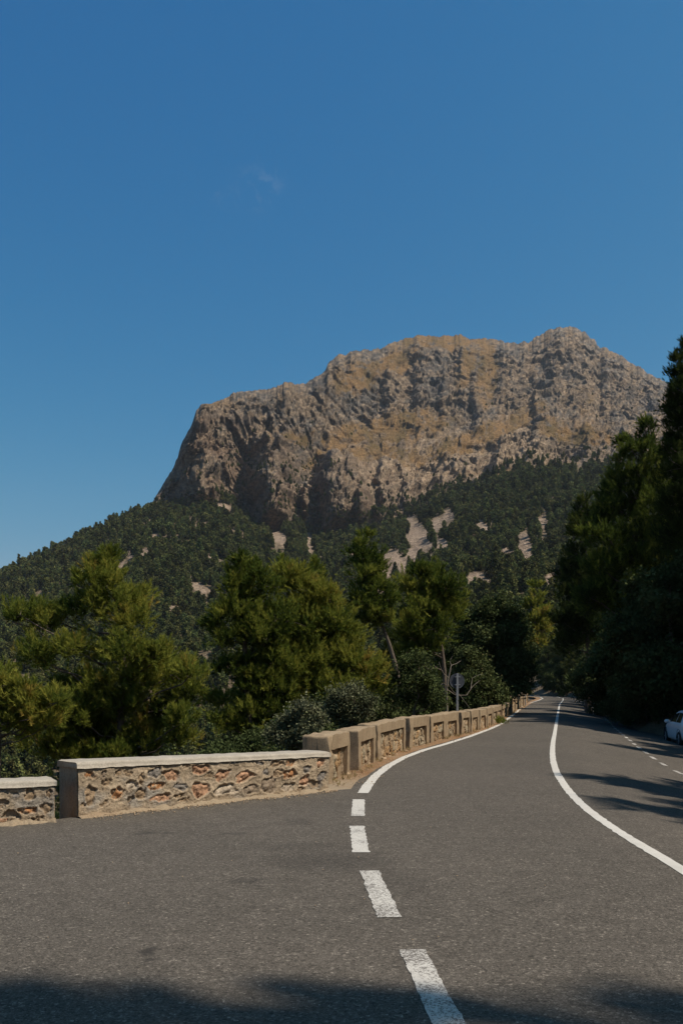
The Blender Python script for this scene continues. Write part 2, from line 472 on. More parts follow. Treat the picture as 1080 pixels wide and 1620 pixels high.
def build_road():
    ks = np.arange(0, len(CL), 1)
    NC = 40
    V = []; rough = fbm(np.arange(len(CL)) * 0.35, np.zeros(len(CL)), 4, 5)
    for k in ks:
        p, n = CL[k], CN[k]
        L = wall_hit(p, n)
        hit = p - n * L
        on2 = hit[1] > 13.9 and hit[0] > -1.0
        L -= (0.30 + 0.05 * rough[k]) if on2 else -0.12
        Rr = float(right_limit(p[1])) + 0.15 * rough[k]
        lat = np.concatenate([np.linspace(-L, 0, NC - 15, endpoint=False), np.concatenate([[0, 0.25, 0.5, 0.75, 1.0], np.linspace(1.5, Rr, 10)])])
        q = p[None] + n[None] * lat[:, None]
        V.append(np.concatenate([q, cross_z(lat, p[1])[:, None]], 1))
    V = np.array(V)
    # collapse the far bend to a clean sweep
    tag(obj('road', V.reshape(-1, 3), grid_faces(len(ks), NC), M_ASPH), kind='structure')
    # dirt strip between the asphalt and the parapet blocks
    P = np.concatenate([WALL2[:1] - (WALL2[4] - WALL2[0]) * 1.0 * k for k in (1.3, 0.9, 0.5, 0.25)] + [WALL2]); T = np.gradient(P, axis=0); T /= np.linalg.norm(T, axis=1)[:, None]; N = np.stack([T[:, 1], -T[:, 0]], 1)
    lat = np.linspace(-0.45, 1.25, 14)
    q = P[:, None, :] + N[:, None, :] * lat[None, :, None]
    h = 0.03 * np.clip(1 - np.abs(lat - 0.02) / 0.28, 0, 1)[None] * (0.6 + 0.5 * fbm(q[..., 0] * 2, q[..., 1] * 2, 3, 8)) * sstep(14.4, 15.4, q[..., 1])
    z = road_z(q[..., 0], q[..., 1]) - 0.008 + h
    rust = np.broadcast_to(sstep(14.8, 16.5, P[:, 1])[:, None], z.shape)
    tag(obj('verge', np.concatenate([q, z[..., None]], -1).reshape(-1, 3), grid_faces(*z.shape), M_LITTER, smooth=True, attrs={'rust': rust.ravel()}), kind='structure')
    # sand blown against the foot of the long wall
    a, b_ = np.array(WB1[0]), np.array(WB1[1])
    for (a, b_, wid, nm) in ((np.array(WB1[0]), np.array(WB1[1]), 0.16, 'sand_drift'), (np.array(WB0[1]) + (np.array(WB0[1]) - np.array(WB0[2])) * 2, np.array(WB0[2]), 0.12, 'sand_drift')):
        t = np.linspace(0.0, 1, 160); T = (b_ - a) / np.linalg.norm(b_ - a); N = np.array([T[1], -T[0]])
        base = a[None] + (b_ - a)[None] * t[:, None]
        k = np.linspace(-0.06, 1, 7)
        wv = wid * np.clip(0.65 + 0.75 * fbm(t * 9, t * 0, 4, 21), 0.12, 2)
        q = base[:, None] + N[None, None] * np.where(k < 0, k, k * wv[:, None])[..., None]
        hz = np.clip(1 - np.clip(k, 0, 1), 0, 1) ** 1.3 * 0.055
        z = road_z(q[..., 0], q[..., 1]) + 0.004 + hz[None] * np.clip(0.7 + 0.7 * fbm(q[..., 0] * 5, q[..., 1] * 5, 3, 22), 0.1, 2)
        z[:, -1] = road_z(q[:, -1, 0], q[:, -1, 1]) - 0.004
        tag(obj(nm, np.concatenate([q, z[..., None]], -1).reshape(-1, 3), grid_faces(*z.shape), M_LITTER, smooth=True, attrs={'rust': np.full(z.size, -0.05)}), kind='structure')

def stripe(name, pts, width, wear=0.0, wend=None, raw=False):
    P = resample(pts, 0.12, 3) if not raw else np.array(pts, float)
    T = np.gradient(P, axis=0); T /= np.linalg.norm(T, axis=1)[:, None]; N = np.stack([T[:, 1], -T[:, 0]], 1)
    k = np.linspace(-0.5, 0.5, 5)
    s = np.linspace(0, 1, len(P))
    wd = width if wend is None else width + (wend - width) * s
    wd = np.broadcast_to(wd, (len(P),))
    q = P[:, None] + N[:, None] * (k[None] * wd[:, None])[..., None]
    edge = 0.012 * fbm(P[:, 0] * 9, P[:, 1] * 9, 3, 3)
    q[:, 0] += N * edge[:, None]; q[:, -1] += N * np.roll(edge, 7)[:, None]
    z = road_z(q[..., 0], q[..., 1]) + 0.005
    we = np.full(z.shape, wear) + 0.25 * wear * (np.abs(s - 0.5)[:, None] * 2) ** 4
    return tag(obj(name, np.concatenate([q, z[..., None]], -1).reshape(-1, 3), grid_faces(*z.shape), M_PAINT, attrs={'wear': we.ravel()}), kind='structure')

def build_markings():
    stripe('road_centre_line', [(2.62, 4.2)] + [tuple(CL[k]) for k in range(0, len(CL)) if CL[k, 1] > 5.0][:520], 0.13)
    E = [(574, 1256), (581, 1244), (594, 1228), (614, 1212), (640, 1198.5), (670, 1187), (701, 1178.3), (741, 1166), (775, 1153.2), (793, 1145), (815.6, 1127.3), (830, 1114.5)]
    ep = [tuple(at_road(*p)) for p in E]
    tail = [(24.9, 112), (30.0, 132), (33.6, 150), (34.2, 164), (32.2, 176), (27, 188), (18.4, 196.5), (8, 201.5)]
    stripe('road_edge_line', ep + tail, 0.17)
    for (a, b, wa, wb, we) in [((567, 1265), (566, 1291.5), 0.17, 0.17, 0.3), ((564.5, 1307), (571, 1349), 0.165, 0.165, 0.25), ((584, 1378), (615.5, 1452), 0.165, 0.17, 0.42),
                               ((651, 1503), (716, 1630), 0.16, 0.155, 0.5)]:
        A, B = at(*a), at(*b)
        t = np.linspace(0, 1, 40)[:, None]
        stripe('road_dash', A + (B - A) * t, wa, we, wb, raw=True)
    # next dash, at the photographer's feet
    stripe('road_dash', np.array([(0.60, 3.2), (0.66, 2.0)])[0] + (np.array([0.06, -1.2])) * np.linspace(0, 1, 20)[:, None], 0.16, 0.8, raw=True)
    RP = [(1079.5, 1226), (1066, 1219.3), (1058, 1215.3), (1045, 1207.4), (1030, 1198), (1021.7, 1191.5), (1014, 1186), (1004, 1178.7), (996.7, 1172.3), (988, 1165.5), (971.7, 1152), (956, 1135.5), (944, 1119), (936, 1108.5)]
    R = resample([tuple(at_road(1150, 1262))] + [tuple(at_road(*p)) for p in RP], 0.1, 8)
    s = np.arange(len(R)) * 0.1
    a = 0.0
    while a + 1.0 < min(s[-1], 60):
        i = int(a / 0.1); stripe('road_dash', R[i:i + 11], 0.12, 0.6, raw=True); a += 2.05
    tail = [tuple(p) for p in R[int(a / 0.1)::6]]
    if len(tail) > 3: stripe('road_edge_line', tail, 0.12)

# ================================================================ mountain
SCREE = [(662, 850, 17, 32, -0.45), (625, 890, 24, 20, 0.5), (690, 832, 10, 12, 0), (652, 880, 12, 14, 0), (345, 797, 20, 8, 0.2), (207, 882, 10, 7, 0.6), (230, 877, 9, 7, 0.3), (190, 898, 8, 10, 0.4), (332, 885, 6, 8, 0),
         (316, 930, 18, 6, 0.4), (278, 965, 10, 6, 0.3), (490, 850, 7, 28, 0.1), (440, 848, 18, 9, 0.7), (830, 866, 12, 24, -0.3), (868, 925, 14, 14, 0), (858, 828, 7, 12, 0), (762, 832, 22, 6, 0.6), (800, 878, 10, 10, 0),
         (775, 925, 16, 9, 0.2), (752, 915, 12, 10, 0), (700, 862, 12, 10, 0.4), (345, 990, 8, 4, 0.2), (35, 1078, 16, 8, -0.5), (20, 1062, 8, 5, 0), (600, 945, 14, 10, 0), (710, 815, 10, 8, 0), (805, 950, 10, 6, 0), (610, 912, 12, 14, 0.4), (250, 850, 10, 5, 0.4), (420, 925, 6, 5, 0), (560, 880, 6, 10, 0)]
GRASS = [(640, 680, 62, 22, -0.12), (610, 722, 60, 14, 0.1), (815, 675, 60, 10, -0.5), (730, 705, 70, 12, -0.35), (560, 690, 45, 14, -0.3), (700, 540, 60, 12, 0), (770, 590, 16, 50, 0.1), (620, 575, 40, 14, -0.3), (740, 575, 14, 36, 0.2), (830, 760, 80, 14, 0), (470, 700, 30, 10, -0.2), (520, 720, 40, 10, -0.5), (900, 690, 60, 14, 0.2), (570, 600, 40, 20, -.4)]

def blob(u, v, lst, wob, rim=0.35):
    m = np.zeros(u.shape)
    for (cu, cv, ru, rv, an) in lst:
        c, s = math.cos(an), math.sin(an)
        du, dv = u - cu, v - cv
        d = np.hypot((du * c + dv * s) / ru, (-du * s + dv * c) / rv)
        m = np.maximum(m, 1 - sstep(1 - rim, 1 + rim, d + wob))
    return m

def hill_uv(u, z, r):
    return HY - (z - EYE) / r * F

def build_mountain():
    U = np.concatenate([np.linspace(-900, 150, 130, endpoint=False), np.arange(150, 1190, 1.15), np.linspace(1195, 2400, 120)])
    S = np.linspace(0, 1, 170)
    NT = 400
    Tt = np.linspace(0, 1, NT + 1)[1:]
    nb = 14
    uu, ss = np.meshgrid(U, S, indexing='xy')
    zf = hill_z(uu, ss); rf = R0 + (RT - R0) * ss
    # --- rock
    uu2, tt = np.meshgrid(U, Tt, indexing='xy')
    e0, e1 = eT(uu2), eC(uu2)
    e1 = e1 + (3.0 * fbm(uu2 / 8, uu2 * 0, 4, 91) + 4.0 * np.abs(perlin(uu2 / 21, uu2 * 0, 92)) + 3.0 * (np.round(2.5 * perlin(uu2 / 15, uu2 * 0, 93)) / 2.5)) / F * np.clip((e1 - e0) * F / 50, 0, 1)
    e = e0 + (e1 - e0) * tt
    v = HY - e * F
    span = np.clip((e1 - e0) * F / 90, 0.02, 1)
    rC = np.interp(uu2, [-900, 238, 300, 345, 500, 650, 900, 1080, 1300, 2400], [1120, 1110, 1190, 1290, 1600, 1950, 2250, 2150, 2000, 1600])
    g = np.interp(tt, [0, 0.08, 0.30, 0.42, 0.55, 0.75, 0.9, 1], [0, 0.03, 0.17, 0.42, 0.56, 0.72, 0.86, 1])
    g2 = np.interp(tt, [0, 0.35, 0.5, 0.8, 0.93, 1], [0, 0.10, 0.26, 0.36, 0.62, 1])
    wq = sstep(420, 560, uu2); g = g * wq + g2 * (1 - wq)
    r = RT + (rC - RT) * g
    D = np.zeros_like(r)
    zb0 = EYE + e * r
    seg = np.hypot(np.diff(r, axis=0), np.diff(zb0, axis=0))
    arc = np.concatenate([np.zeros((1, r.shape[1])), np.cumsum(seg, 0)]) / 1.15      # length along the slope
    arc = arc.max(axis=0).mean() - arc
    for (u0, va, vb, A, wl, wr) in [(312, 640, 812, 55, 62, 70), (428, 700, 850, 95, 46, 60), (527, 735, 868, 110, 36, 130), (452, 600, 700, 34, 16, 45), (485, 770, 850, 30, 12, 22), (375, 615, 700, 18, 16, 40), (500, 590, 690, 26, 14, 60),
                                    (606, 735, 830, 28, 14, 50), (690, 760, 815, 22, 60, 40), (660, 540, 640, 26, 20, 60), (755, 620, 690, 46, 14, 50), (800, 545, 640, 34, 22, 60), (735, 560, 650, 28, 16, 40), (880, 525, 620, 30, 26, 70),
                                    (960, 560, 640, 22, 14, 50), (930, 640, 700, 26, 30, 20), (560, 560, 640, 22, 20, 40), (850, 600, 680, 26, 16, 50), (615, 600, 660, 22, 14, 40), (700, 600, 680, 22, 12, 40), (570, 790, 840, 24, 10, 30), (790, 700, 770, 20, 16, 60), (640, 740, 800, 18, 12, 40), (1030, 600, 700, 24, 16, 60)]:
        ud = uu2 + 7 * perlin(v / 26, v * 0 + u0, 70) + 3 * perlin(v / 8, v * 0 + u0, 71)
        du = ud - u0
        pr = np.where(du < 0, sstep(-wl, 0, du), 1 - sstep(0, wr, du))
        D += A * (0.6 if vb < 705 else 1.0) * pr * sstep(va - 16, va + 10, v) * (1 - sstep(vb - 6, vb + 16, v))
    Drib = D * 1.15; D = np.zeros_like(r)
    wu = uu2 + 14 * fbm(uu2 / 70, arc / 70, 3, 50); wv = arc + 16 * fbm(uu2 / 60, arc / 60, 3, 51)
    cliff = np.clip(1 - np.gradient(g, axis=0) * NT / 1.6, 0, 1)
    big = ridged((wu + .25 * wv) / 120, wv / 230, 3, 52) * 16 + ridged((wu + .3 * wv) / 46, wv / 90, 4, 53) * 10
    med = ridged((wu + 0.35 * wv) / 22, wv / 27, 4, 54) * 6.0
    f1, f2, cid = voronoi(wu / 13, wv / 19, 55)
    blk = (cid - 0.5) * 12 * sstep(0.0, 0.25, f2)
    f1b, f2b, cidb = voronoi(wu / 5.2, wv / 6.5, 56)
    blk2 = (cidb - 0.5) * 8
    strata = perlin(wu / 90, (wv - 0.3 * wu) / 11.0, 57) * 2.4 + perlin(wu / 40, (wv - 0.3 * wu) / 4, 58) * 1.1
    gl = blob(uu2, v, GRASS, 0.5 * fbm(uu2 / 18, v / 14, 4, 59), 0.5)
    smoothk = 1 - 0.75 * gl
    fr = (wv + 10 * fbm(wu / 40, wv / 60, 3, 66)) / 52.0; fr = fr - np.floor(fr)
    D += (fr - sstep(0.0, 0.30, fr)) * 22 * sstep(-0.2, 0.5, fbm(wu / 110, wv / 90, 3, 67)) * smoothk
    D += big * 0.85 + (med + blk + blk2 + strata) * smoothk * 0.8
    apron = blob(uu2, v, [(720, 735, 170, 46, -0.1)], 0.3 * fbm(uu2 / 30, v / 30, 3, 61), 0.5)
    # the relief stands out along the slope's own normal
    oc = sstep(0.0, 0.16, fbm(wu / 60, wv / 75, 4, 62)) * 8 + sstep(0.0, 0.2, fbm(wu / 21 + 7, wv / 27, 4, 63)) * 8 * smoothk
    D = 1.0 * (D + oc - 10) * span * sstep(-0.03, 0.12, tt) * np.where(tt > 0.9, 1 - 8 * (tt - 0.9), 1.0)
    def box(a, n=12):
        c = np.cumsum(np.pad(a, ((n, n), (0, 0)), mode='edge'), axis=0)
        return (c[2 * n:] - c[:-2 * n]) / (2 * n)
    zb0 = EYE + e * r
    dr, dz = box(np.gradient(r, axis=0)), box(np.gradient(zb0, axis=0))
    dr = np.maximum(dr, 0.25 * np.abs(dz)); ln = np.hypot(dr, dz)
    zd = D * dr / ln * 0.36 * sstep(0, 45, v - v[-1][None])
    r_base = r.copy()
    r = r + 60 * span * sstep(-0.03, 0.12, tt) - D * dz / ln - Drib * span * sstep(-0.03, 0.12, tt)
    dR_ = r - r_base
    for n_, ax in ((22, 0), (26, 1), (22, 0), (26, 1)):
        pw = ((n_, n_), (0, 0)) if ax == 0 else ((0, 0), (n_, n_))
        cs = np.cumsum(np.pad(dR_, pw, mode='edge'), axis=ax)
        dR_ = (np.take(cs, range(2 * n_, cs.shape[ax]), ax) - np.take(cs, range(0, cs.shape[ax] - 2 * n_), ax)) / (2 * n_)
    zr = zb0 + zd + e * dR_
    # --- back of the mountain
    ub, kb = np.meshgrid(U, np.linspace(0, 1, nb + 1)[1:], indexing='xy')
    rb = r[-1][None] + 900 * kb
    zb = zr[-1][None] * (1 - kb) ** 1.2 + (-80) * kb - 30 * np.sqrt(kb)
    R_ = np.concatenate([rf, r, rb]); Z_ = np.concatenate([zf, zr, zb]); UU = np.concatenate([uu, uu2, ub])
    A_ = (UU - HX) / F
    X, Y = A_ * R_, R_
    P = np.stack([X, Y, Z_], -1)
    # slope for the growth of grass on ledges
    gu = np.gradient(P, axis=1); gv = np.gradient(P, axis=0)
    n = np.cross(gu, gv); n /= np.linalg.norm(n, axis=-1, keepdims=True) + 1e-9
    nz = np.abs(n[..., 2])
    k = np.ones((3, 3)) / 9
    sm = sum(np.roll(np.roll(nz, i, 0), j, 1) for i in (-2, -1, 0, 1, 2) for j in (-2, -1, 0, 1, 2)) / 25
    # --- colours of rock, grass and earth
    nf, nr_ = len(S), NT
    C = np.zeros(P.shape)
    V_ = HY - (Z_ - EYE) / R_ * F
    q1 = fbm(UU / 60, V_ / 60, 5, 80); q2 = fbm(UU / 9, V_ / 9, 4, 81); q3 = fbm(UU / 26, V_ / 40, 4, 82)
    grey = np.array([0.165, 0.158, 0.155]); tan = np.array([0.29, 0.232, 0.178]); pink = np.array([0.29, 0.195, 0.135]); pale = np.array([0.38, 0.30, 0.225]); ochre = np.array([0.30, 0.195, 0.095]); olive = np.array([0.12, 0.10, 0.045])
    def lerp(a, b, t): return a * (1 - t[..., None]) + b * t[..., None]
    q4 = fbm(UU / 5.0 + 9, V_ / 4.2, 4, 87, 0.65); q5 = fbm(UU / 14 + 0.3 * V_ / 14, V_ / 12, 4, 88)
    rock = lerp(np.broadcast_to(grey, P.shape), tan, sstep(-0.35, 0.55, 0.25 + 0.5 * q1 + 0.45 * q5 + 0.35 * q4))
    rock = rock * np.clip(1 + 0.55 * q4, 0.35, 2.0)[..., None]
    pk = blob(UU, V_, [(320, 730, 70, 70, 0), (430, 800, 70, 50, 0), (400, 740, 60, 60, 0), (610, 760, 70, 60, 0)], 0.5 * q1, 0.7)
    rock = lerp(rock, pink, pk * np.clip(0.3 + 0.7 * q3, 0, 0.85))
    full_ap = np.zeros(V_.shape); full_ap[nf:nf + nr_] = apron
    rock = lerp(rock, pale * 1.2, full_ap * np.clip(0.75 + 0.5 * q2, 0, 0.95))
    rock = rock * np.clip(1 + 0.30 * q2, 0.5, 1.6)[..., None]
    dk = sstep(0.25, 0.8, q3 + 0.4 * q2) * 0.45
    rock = lerp(rock, np.array([0.10, 0.095, 0.095]), dk)
    G = np.zeros(V_.shape); G[nf:nf + nr_] = gl
    gr = np.clip(sstep(0.52, 0.8, sm) * (0.10 + 0.7 * q1 + 0.45 * q4 + 0.3 * q5) * 0.75 + G * 1.2 * sstep(-0.9, 0.1, q2), 0, 0.95)
    rock = lerp(rock, lerp(np.broadcast_to(ochre, P.shape), olive, np.clip(0.25 + 0.6 * q3, 0, 1)), gr)
    C[:] = rock * 0.74 * np.array([1.10, 1.0, 0.90])
    sc = blob(UU, V_, SCREE, 0.45 * fbm(UU / 12, V_ / 12, 3, 83), 0.25)
    earth = lerp(np.broadcast_to(np.array([0.17, 0.125, 0.08]), P.shape), np.array([0.26, 0.195, 0.13]), np.clip(0.5 + 0.5 * q2, 0, 1))
    hill = lerp(earth, np.array([0.36, 0.265, 0.195]), sc) * np.clip(1 + 0.2 * q2, 0.5, 1.5)[..., None]
    C[:nf] = hill[:nf]
    bl = sstep(0.0, 0.05, np.concatenate([np.zeros(nf), Tt, np.ones(nb)]))[:, None]
    C = lerp(hill, C, np.broadcast_to(bl, V_.shape))
    m, nt, b = new_mat('limestone')
    co = objco(nt)
    a1 = noise(nt, 0.14, 8, 0.72, co); a2 = noise(nt, 0.55, 5, 0.7, co)
    c1 = mix(nt, 1.0, attr(nt, 'Col', 'Color'), ramp(nt, a1, [(0.30, 0.40), (0.46, 0.95), (0.58, 1.1), (0.72, 1.6)]), 'MULTIPLY')  # dark noise troughs put small crevice shadows and lichen into the colour
    c1 = mix(nt, 1.0, c1, ramp(nt, a2, [(0.36, 0.42), (0.5, 1.0), (0.66, 1.55)]), 'MULTIPLY')
    nt.links.new(c1, b.inputs['Base Color'])
    b.inputs['Roughness'].default_value = 0.95; b.inputs['Specular IOR Level'].default_value = 0.1
    bump(nt, b, math_n(nt, 'ADD', a1, math_n(nt, 'MULTIPLY', a2, 0.4)), 1.0, 7.0)
    o = obj('mountain', P.reshape(-1, 3), grid_faces(*V_.shape), m, attrs={'Col': C.reshape(-1, 3)})
    tag(o, kind='structure')
    return dict(U=U, P=P, nf=nf, nr=nr_, nz=sm, V=V_, UU=UU)

build_ground(); build_road(); build_markings()
MT = build_mountain()
# ================================================================ parapets
def concrete_mat(name, lo, hi, stain, grain=45, bs=0.5, moss=0.35):
    m, nt, b = new_mat(name)
    co = objco(nt)
    a = noise(nt, 3.2, 6, 0.65, co); c = noise(nt, grain, 5, 0.75, co); e = noise(nt, 9, 5, 0.7, co)
    col = ramp(nt, a, [(0.3, lo), (0.7, hi)])
    col = mix(nt, 1.0, col, ramp(nt, c, [(0.25, 0.62), (0.5, 1.0), (0.75, 1.3)]), 'MULTIPLY')
    k = nd(nt, 'ShaderNodeMapRange'); nt.links.new(e, k.inputs[0]); k.inputs[1].default_value = 0.54; k.inputs[2].default_value = 0.72; k.inputs[4].default_value = moss
    col = mix(nt, k.outputs[0], col, stain)
    nt.links.new(col, b.inputs['Base Color'])
    b.inputs['Roughness'].default_value = 0.95; b.inputs['Specular IOR Level'].default_value = 0.12
    bump(nt, b, math_n(nt, 'ADD', c, e), bs, 0.012)
    return m

def rubble_mat(name, k=1.0):
    m, nt, b = new_mat(name)
    co = objco(nt)
    c = noise(nt, 40, 6, 0.75, co); e = noise(nt, 11, 5, 0.7, co)
    col = mix(nt, 1.0, attr(nt, 'Col', 'Color'), ramp(nt, c, [(0.25, 0.46), (0.5, 0.85), (0.78, 1.25)]), 'MULTIPLY')
    col = mix(nt, 1.0, col, ramp(nt, e, [(0.3, 0.75), (0.7, 1.2)]), 'MULTIPLY')
    nt.links.new(col, b.inputs['Base Color'])
    b.inputs['Roughness'].default_value = 0.95; b.inputs['Specular IOR Level'].default_value = 0.1
    bump(nt, b, math_n(nt, 'ADD', c, math_n(nt, 'MULTIPLY', e, 1.5)), 0.9, 0.02)
    return m

M_CAP = concrete_mat('pale_coping', (0.30, 0.262, 0.215), (0.40, 0.352, 0.295), (0.17, 0.15, 0.125), 60, 0.5, 0.35)
M_MORTAR = rubble_mat('stone_and_mortar')
M_WALLEND = concrete_mat('wall_render', (0.25, 0.175, 0.115), (0.34, 0.25, 0.17), (0.13, 0.11, 0.09), 40, 0.8)
M_BLOCK = concrete_mat('brown_concrete', (0.225, 0.162, 0.104), (0.325, 0.243, 0.16), (0.12, 0.09, 0.063), 50, 0.6, 0.4)
M_RUBBLE = rubble_mat('rubble_fill')

def frame_xy(o2, t2):
    """matrix of a wall frame: x along the wall, y into the wall, z up"""
    n = np.array([-t2[1], t2[0]])
    return Matrix(((t2[0], n[0], 0, o2[0]), (t2[1], n[1], 0, o2[1]), (0, 0, 1, 0), (0, 0, 0, 1)))

def slab(L0, L1, y0, y1, zl0, zl1, th0, th1, nx, jit, seed, lip=0.0):
    """coping slab: rounded profile swept along x, height and thickness vary along it"""
    prof = [(y0 - lip, 0.0), (y0 - lip, 0.55), (y0 - lip + 0.012, 0.88), (y0 - lip + 0.045, 1.0), (y0 + 0.2, 1.02), (y1 - 0.1, 1.02), (y1 - 0.03, 0.97), (y1, 0.8), (y1, 0.0)]
    xs = np.linspace(L0, L1, nx)
    xs[0] += 0.0
    rows = []
    for i, x in enumerate(xs):
        t = (x - L0) / (L1 - L0)
        zb = zl0 + (zl1 - zl0) * t; th = th0 + (th1 - th0) * t
        sh = 1.0
        if i in (0, nx - 1): sh = 0.86
        rows.append([(x, y * 1.0, zb + p * th * (sh if p > 0.5 else 1)) for y, p in prof])
    V = np.array(rows)
    nz_ = fbm(V[..., 0] * 6 + seed, V[..., 1] * 6 + V[..., 2] * 9, 4, seed) * jit
    V[..., 1] += nz_ * (V[..., 1] < y0 + 0.1) * 1.0
    V[..., 2] += nz_ * 0.6
    F_ = [grid_faces(nx, len(prof))]
    n = len(prof)
    V = V.reshape(-1, 3)
    e0 = np.array([[i for i in range(n)]]); e1 = np.array([[(nx - 1) * n + i for i in range(n - 1, -1, -1)]])
    btm = np.array([[i * n, i * n + n - 1, (i + 1) * n + n - 1, (i + 1) * n] for i in range(nx - 1)])
    return V, F_ + [e0, e1, btm]

STONE_COL = {'o': (0.46, 0.22, 0.10), 'p': (0.50, 0.29, 0.18), 't': (0.37, 0.26, 0.165), 'w': (0.52, 0.42, 0.32), 'g': (0.27, 0.235, 0.205), 'b': (0.29, 0.22, 0.16), 'k': (0.20, 0.165, 0.13)}
def px_list(src, ox, oy, sc):
    return [(ox + x / sc, oy + y / sc, rx / sc, ry / sc, k, a) for (x, y, rx, ry, k, a) in src]
ST1 = px_list([(118, 185, 44, 30, 'o', 0), (230, 180, 26, 34, 'b', -.3), (350, 165, 34, 30, 't', .3), (425, 175, 34, 20, 't', -.2), (122, 350, 42, 92, 't', 0), (340, 335, 56, 52, 'o', .3), (450, 268, 42, 40, 'w', .2),
                (535, 218, 24, 55, 't', -.25), (648, 165, 64, 44, 'g', .1), (775, 185, 62, 46, 'p', -.2), (655, 275, 70, 34, 'o', .1), (530, 340, 46, 50, 't', -.4), (445, 385, 30, 24, 'k', .6), (858, 280, 60, 34, 'g', -.2),
                (690, 372, 80, 36, 'p', 0), (845, 350, 50, 20, 't', .2), (1015, 140, 74, 42, 'p', 0), (1012, 305, 70, 64, 'p', 0), (250, 245, 36, 22, 't', .3), (900, 110, 40, 16, 't', 0), (880, 385, 46, 14, 't', 0), (60, 440, 24, 20, 't', 0), (230, 420, 40, 18, 't', .2)], 120, 1190, 5.143) + \
      px_list([(165, 235, 62, 42, 'p', .2), (345, 248, 70, 44, 'p', .2), (185, 355, 90, 46, 'w', 0), (395, 355, 66, 38, 'b', 0), (540, 322, 64, 66, 'b', 0), (690, 338, 52, 32, 'w', 0), (715, 140, 42, 26, 'o', .1), (605, 140, 54, 24, 't', 0),
               (622, 222, 46, 30, 't', .2), (718, 228, 58, 40, 'o', 0), (830, 285, 42, 42, 'p', .3), (915, 312, 48, 30, 'k', -.2), (850, 190, 36, 36, 'g', .2), (960, 140, 30, 36, 'p', 0), (972, 250, 42, 34, 'g', .5), (518, 215, 24, 26, 'g', 0),
               (265, 142, 40, 16, 'g', 0), (465, 150, 34, 16, 'g', 0), (830, 105, 44, 14, 'b', 0), (800, 350, 34, 14, 't', 0), (60, 240, 30, 30, 't', 0)], 320, 1180, 5.143)
ST0 = px_list([(195, 322, 40, 42, 't', .2), (105, 325, 20, 18, 'g', 0), (325, 315, 22, 28, 't', 0), (185, 422, 66, 26, 'o', 0), (312, 412, 36, 40, 't', .2), (25, 380, 34, 28, 'k', .3), (75, 455, 60, 22, 'k', -.1), (30, 300, 30, 14, 'g', 0), (250, 480, 40, 12, 't', 0), (20, 490, 30, 16, 'p', 0)], 0, 1180, 4.154)

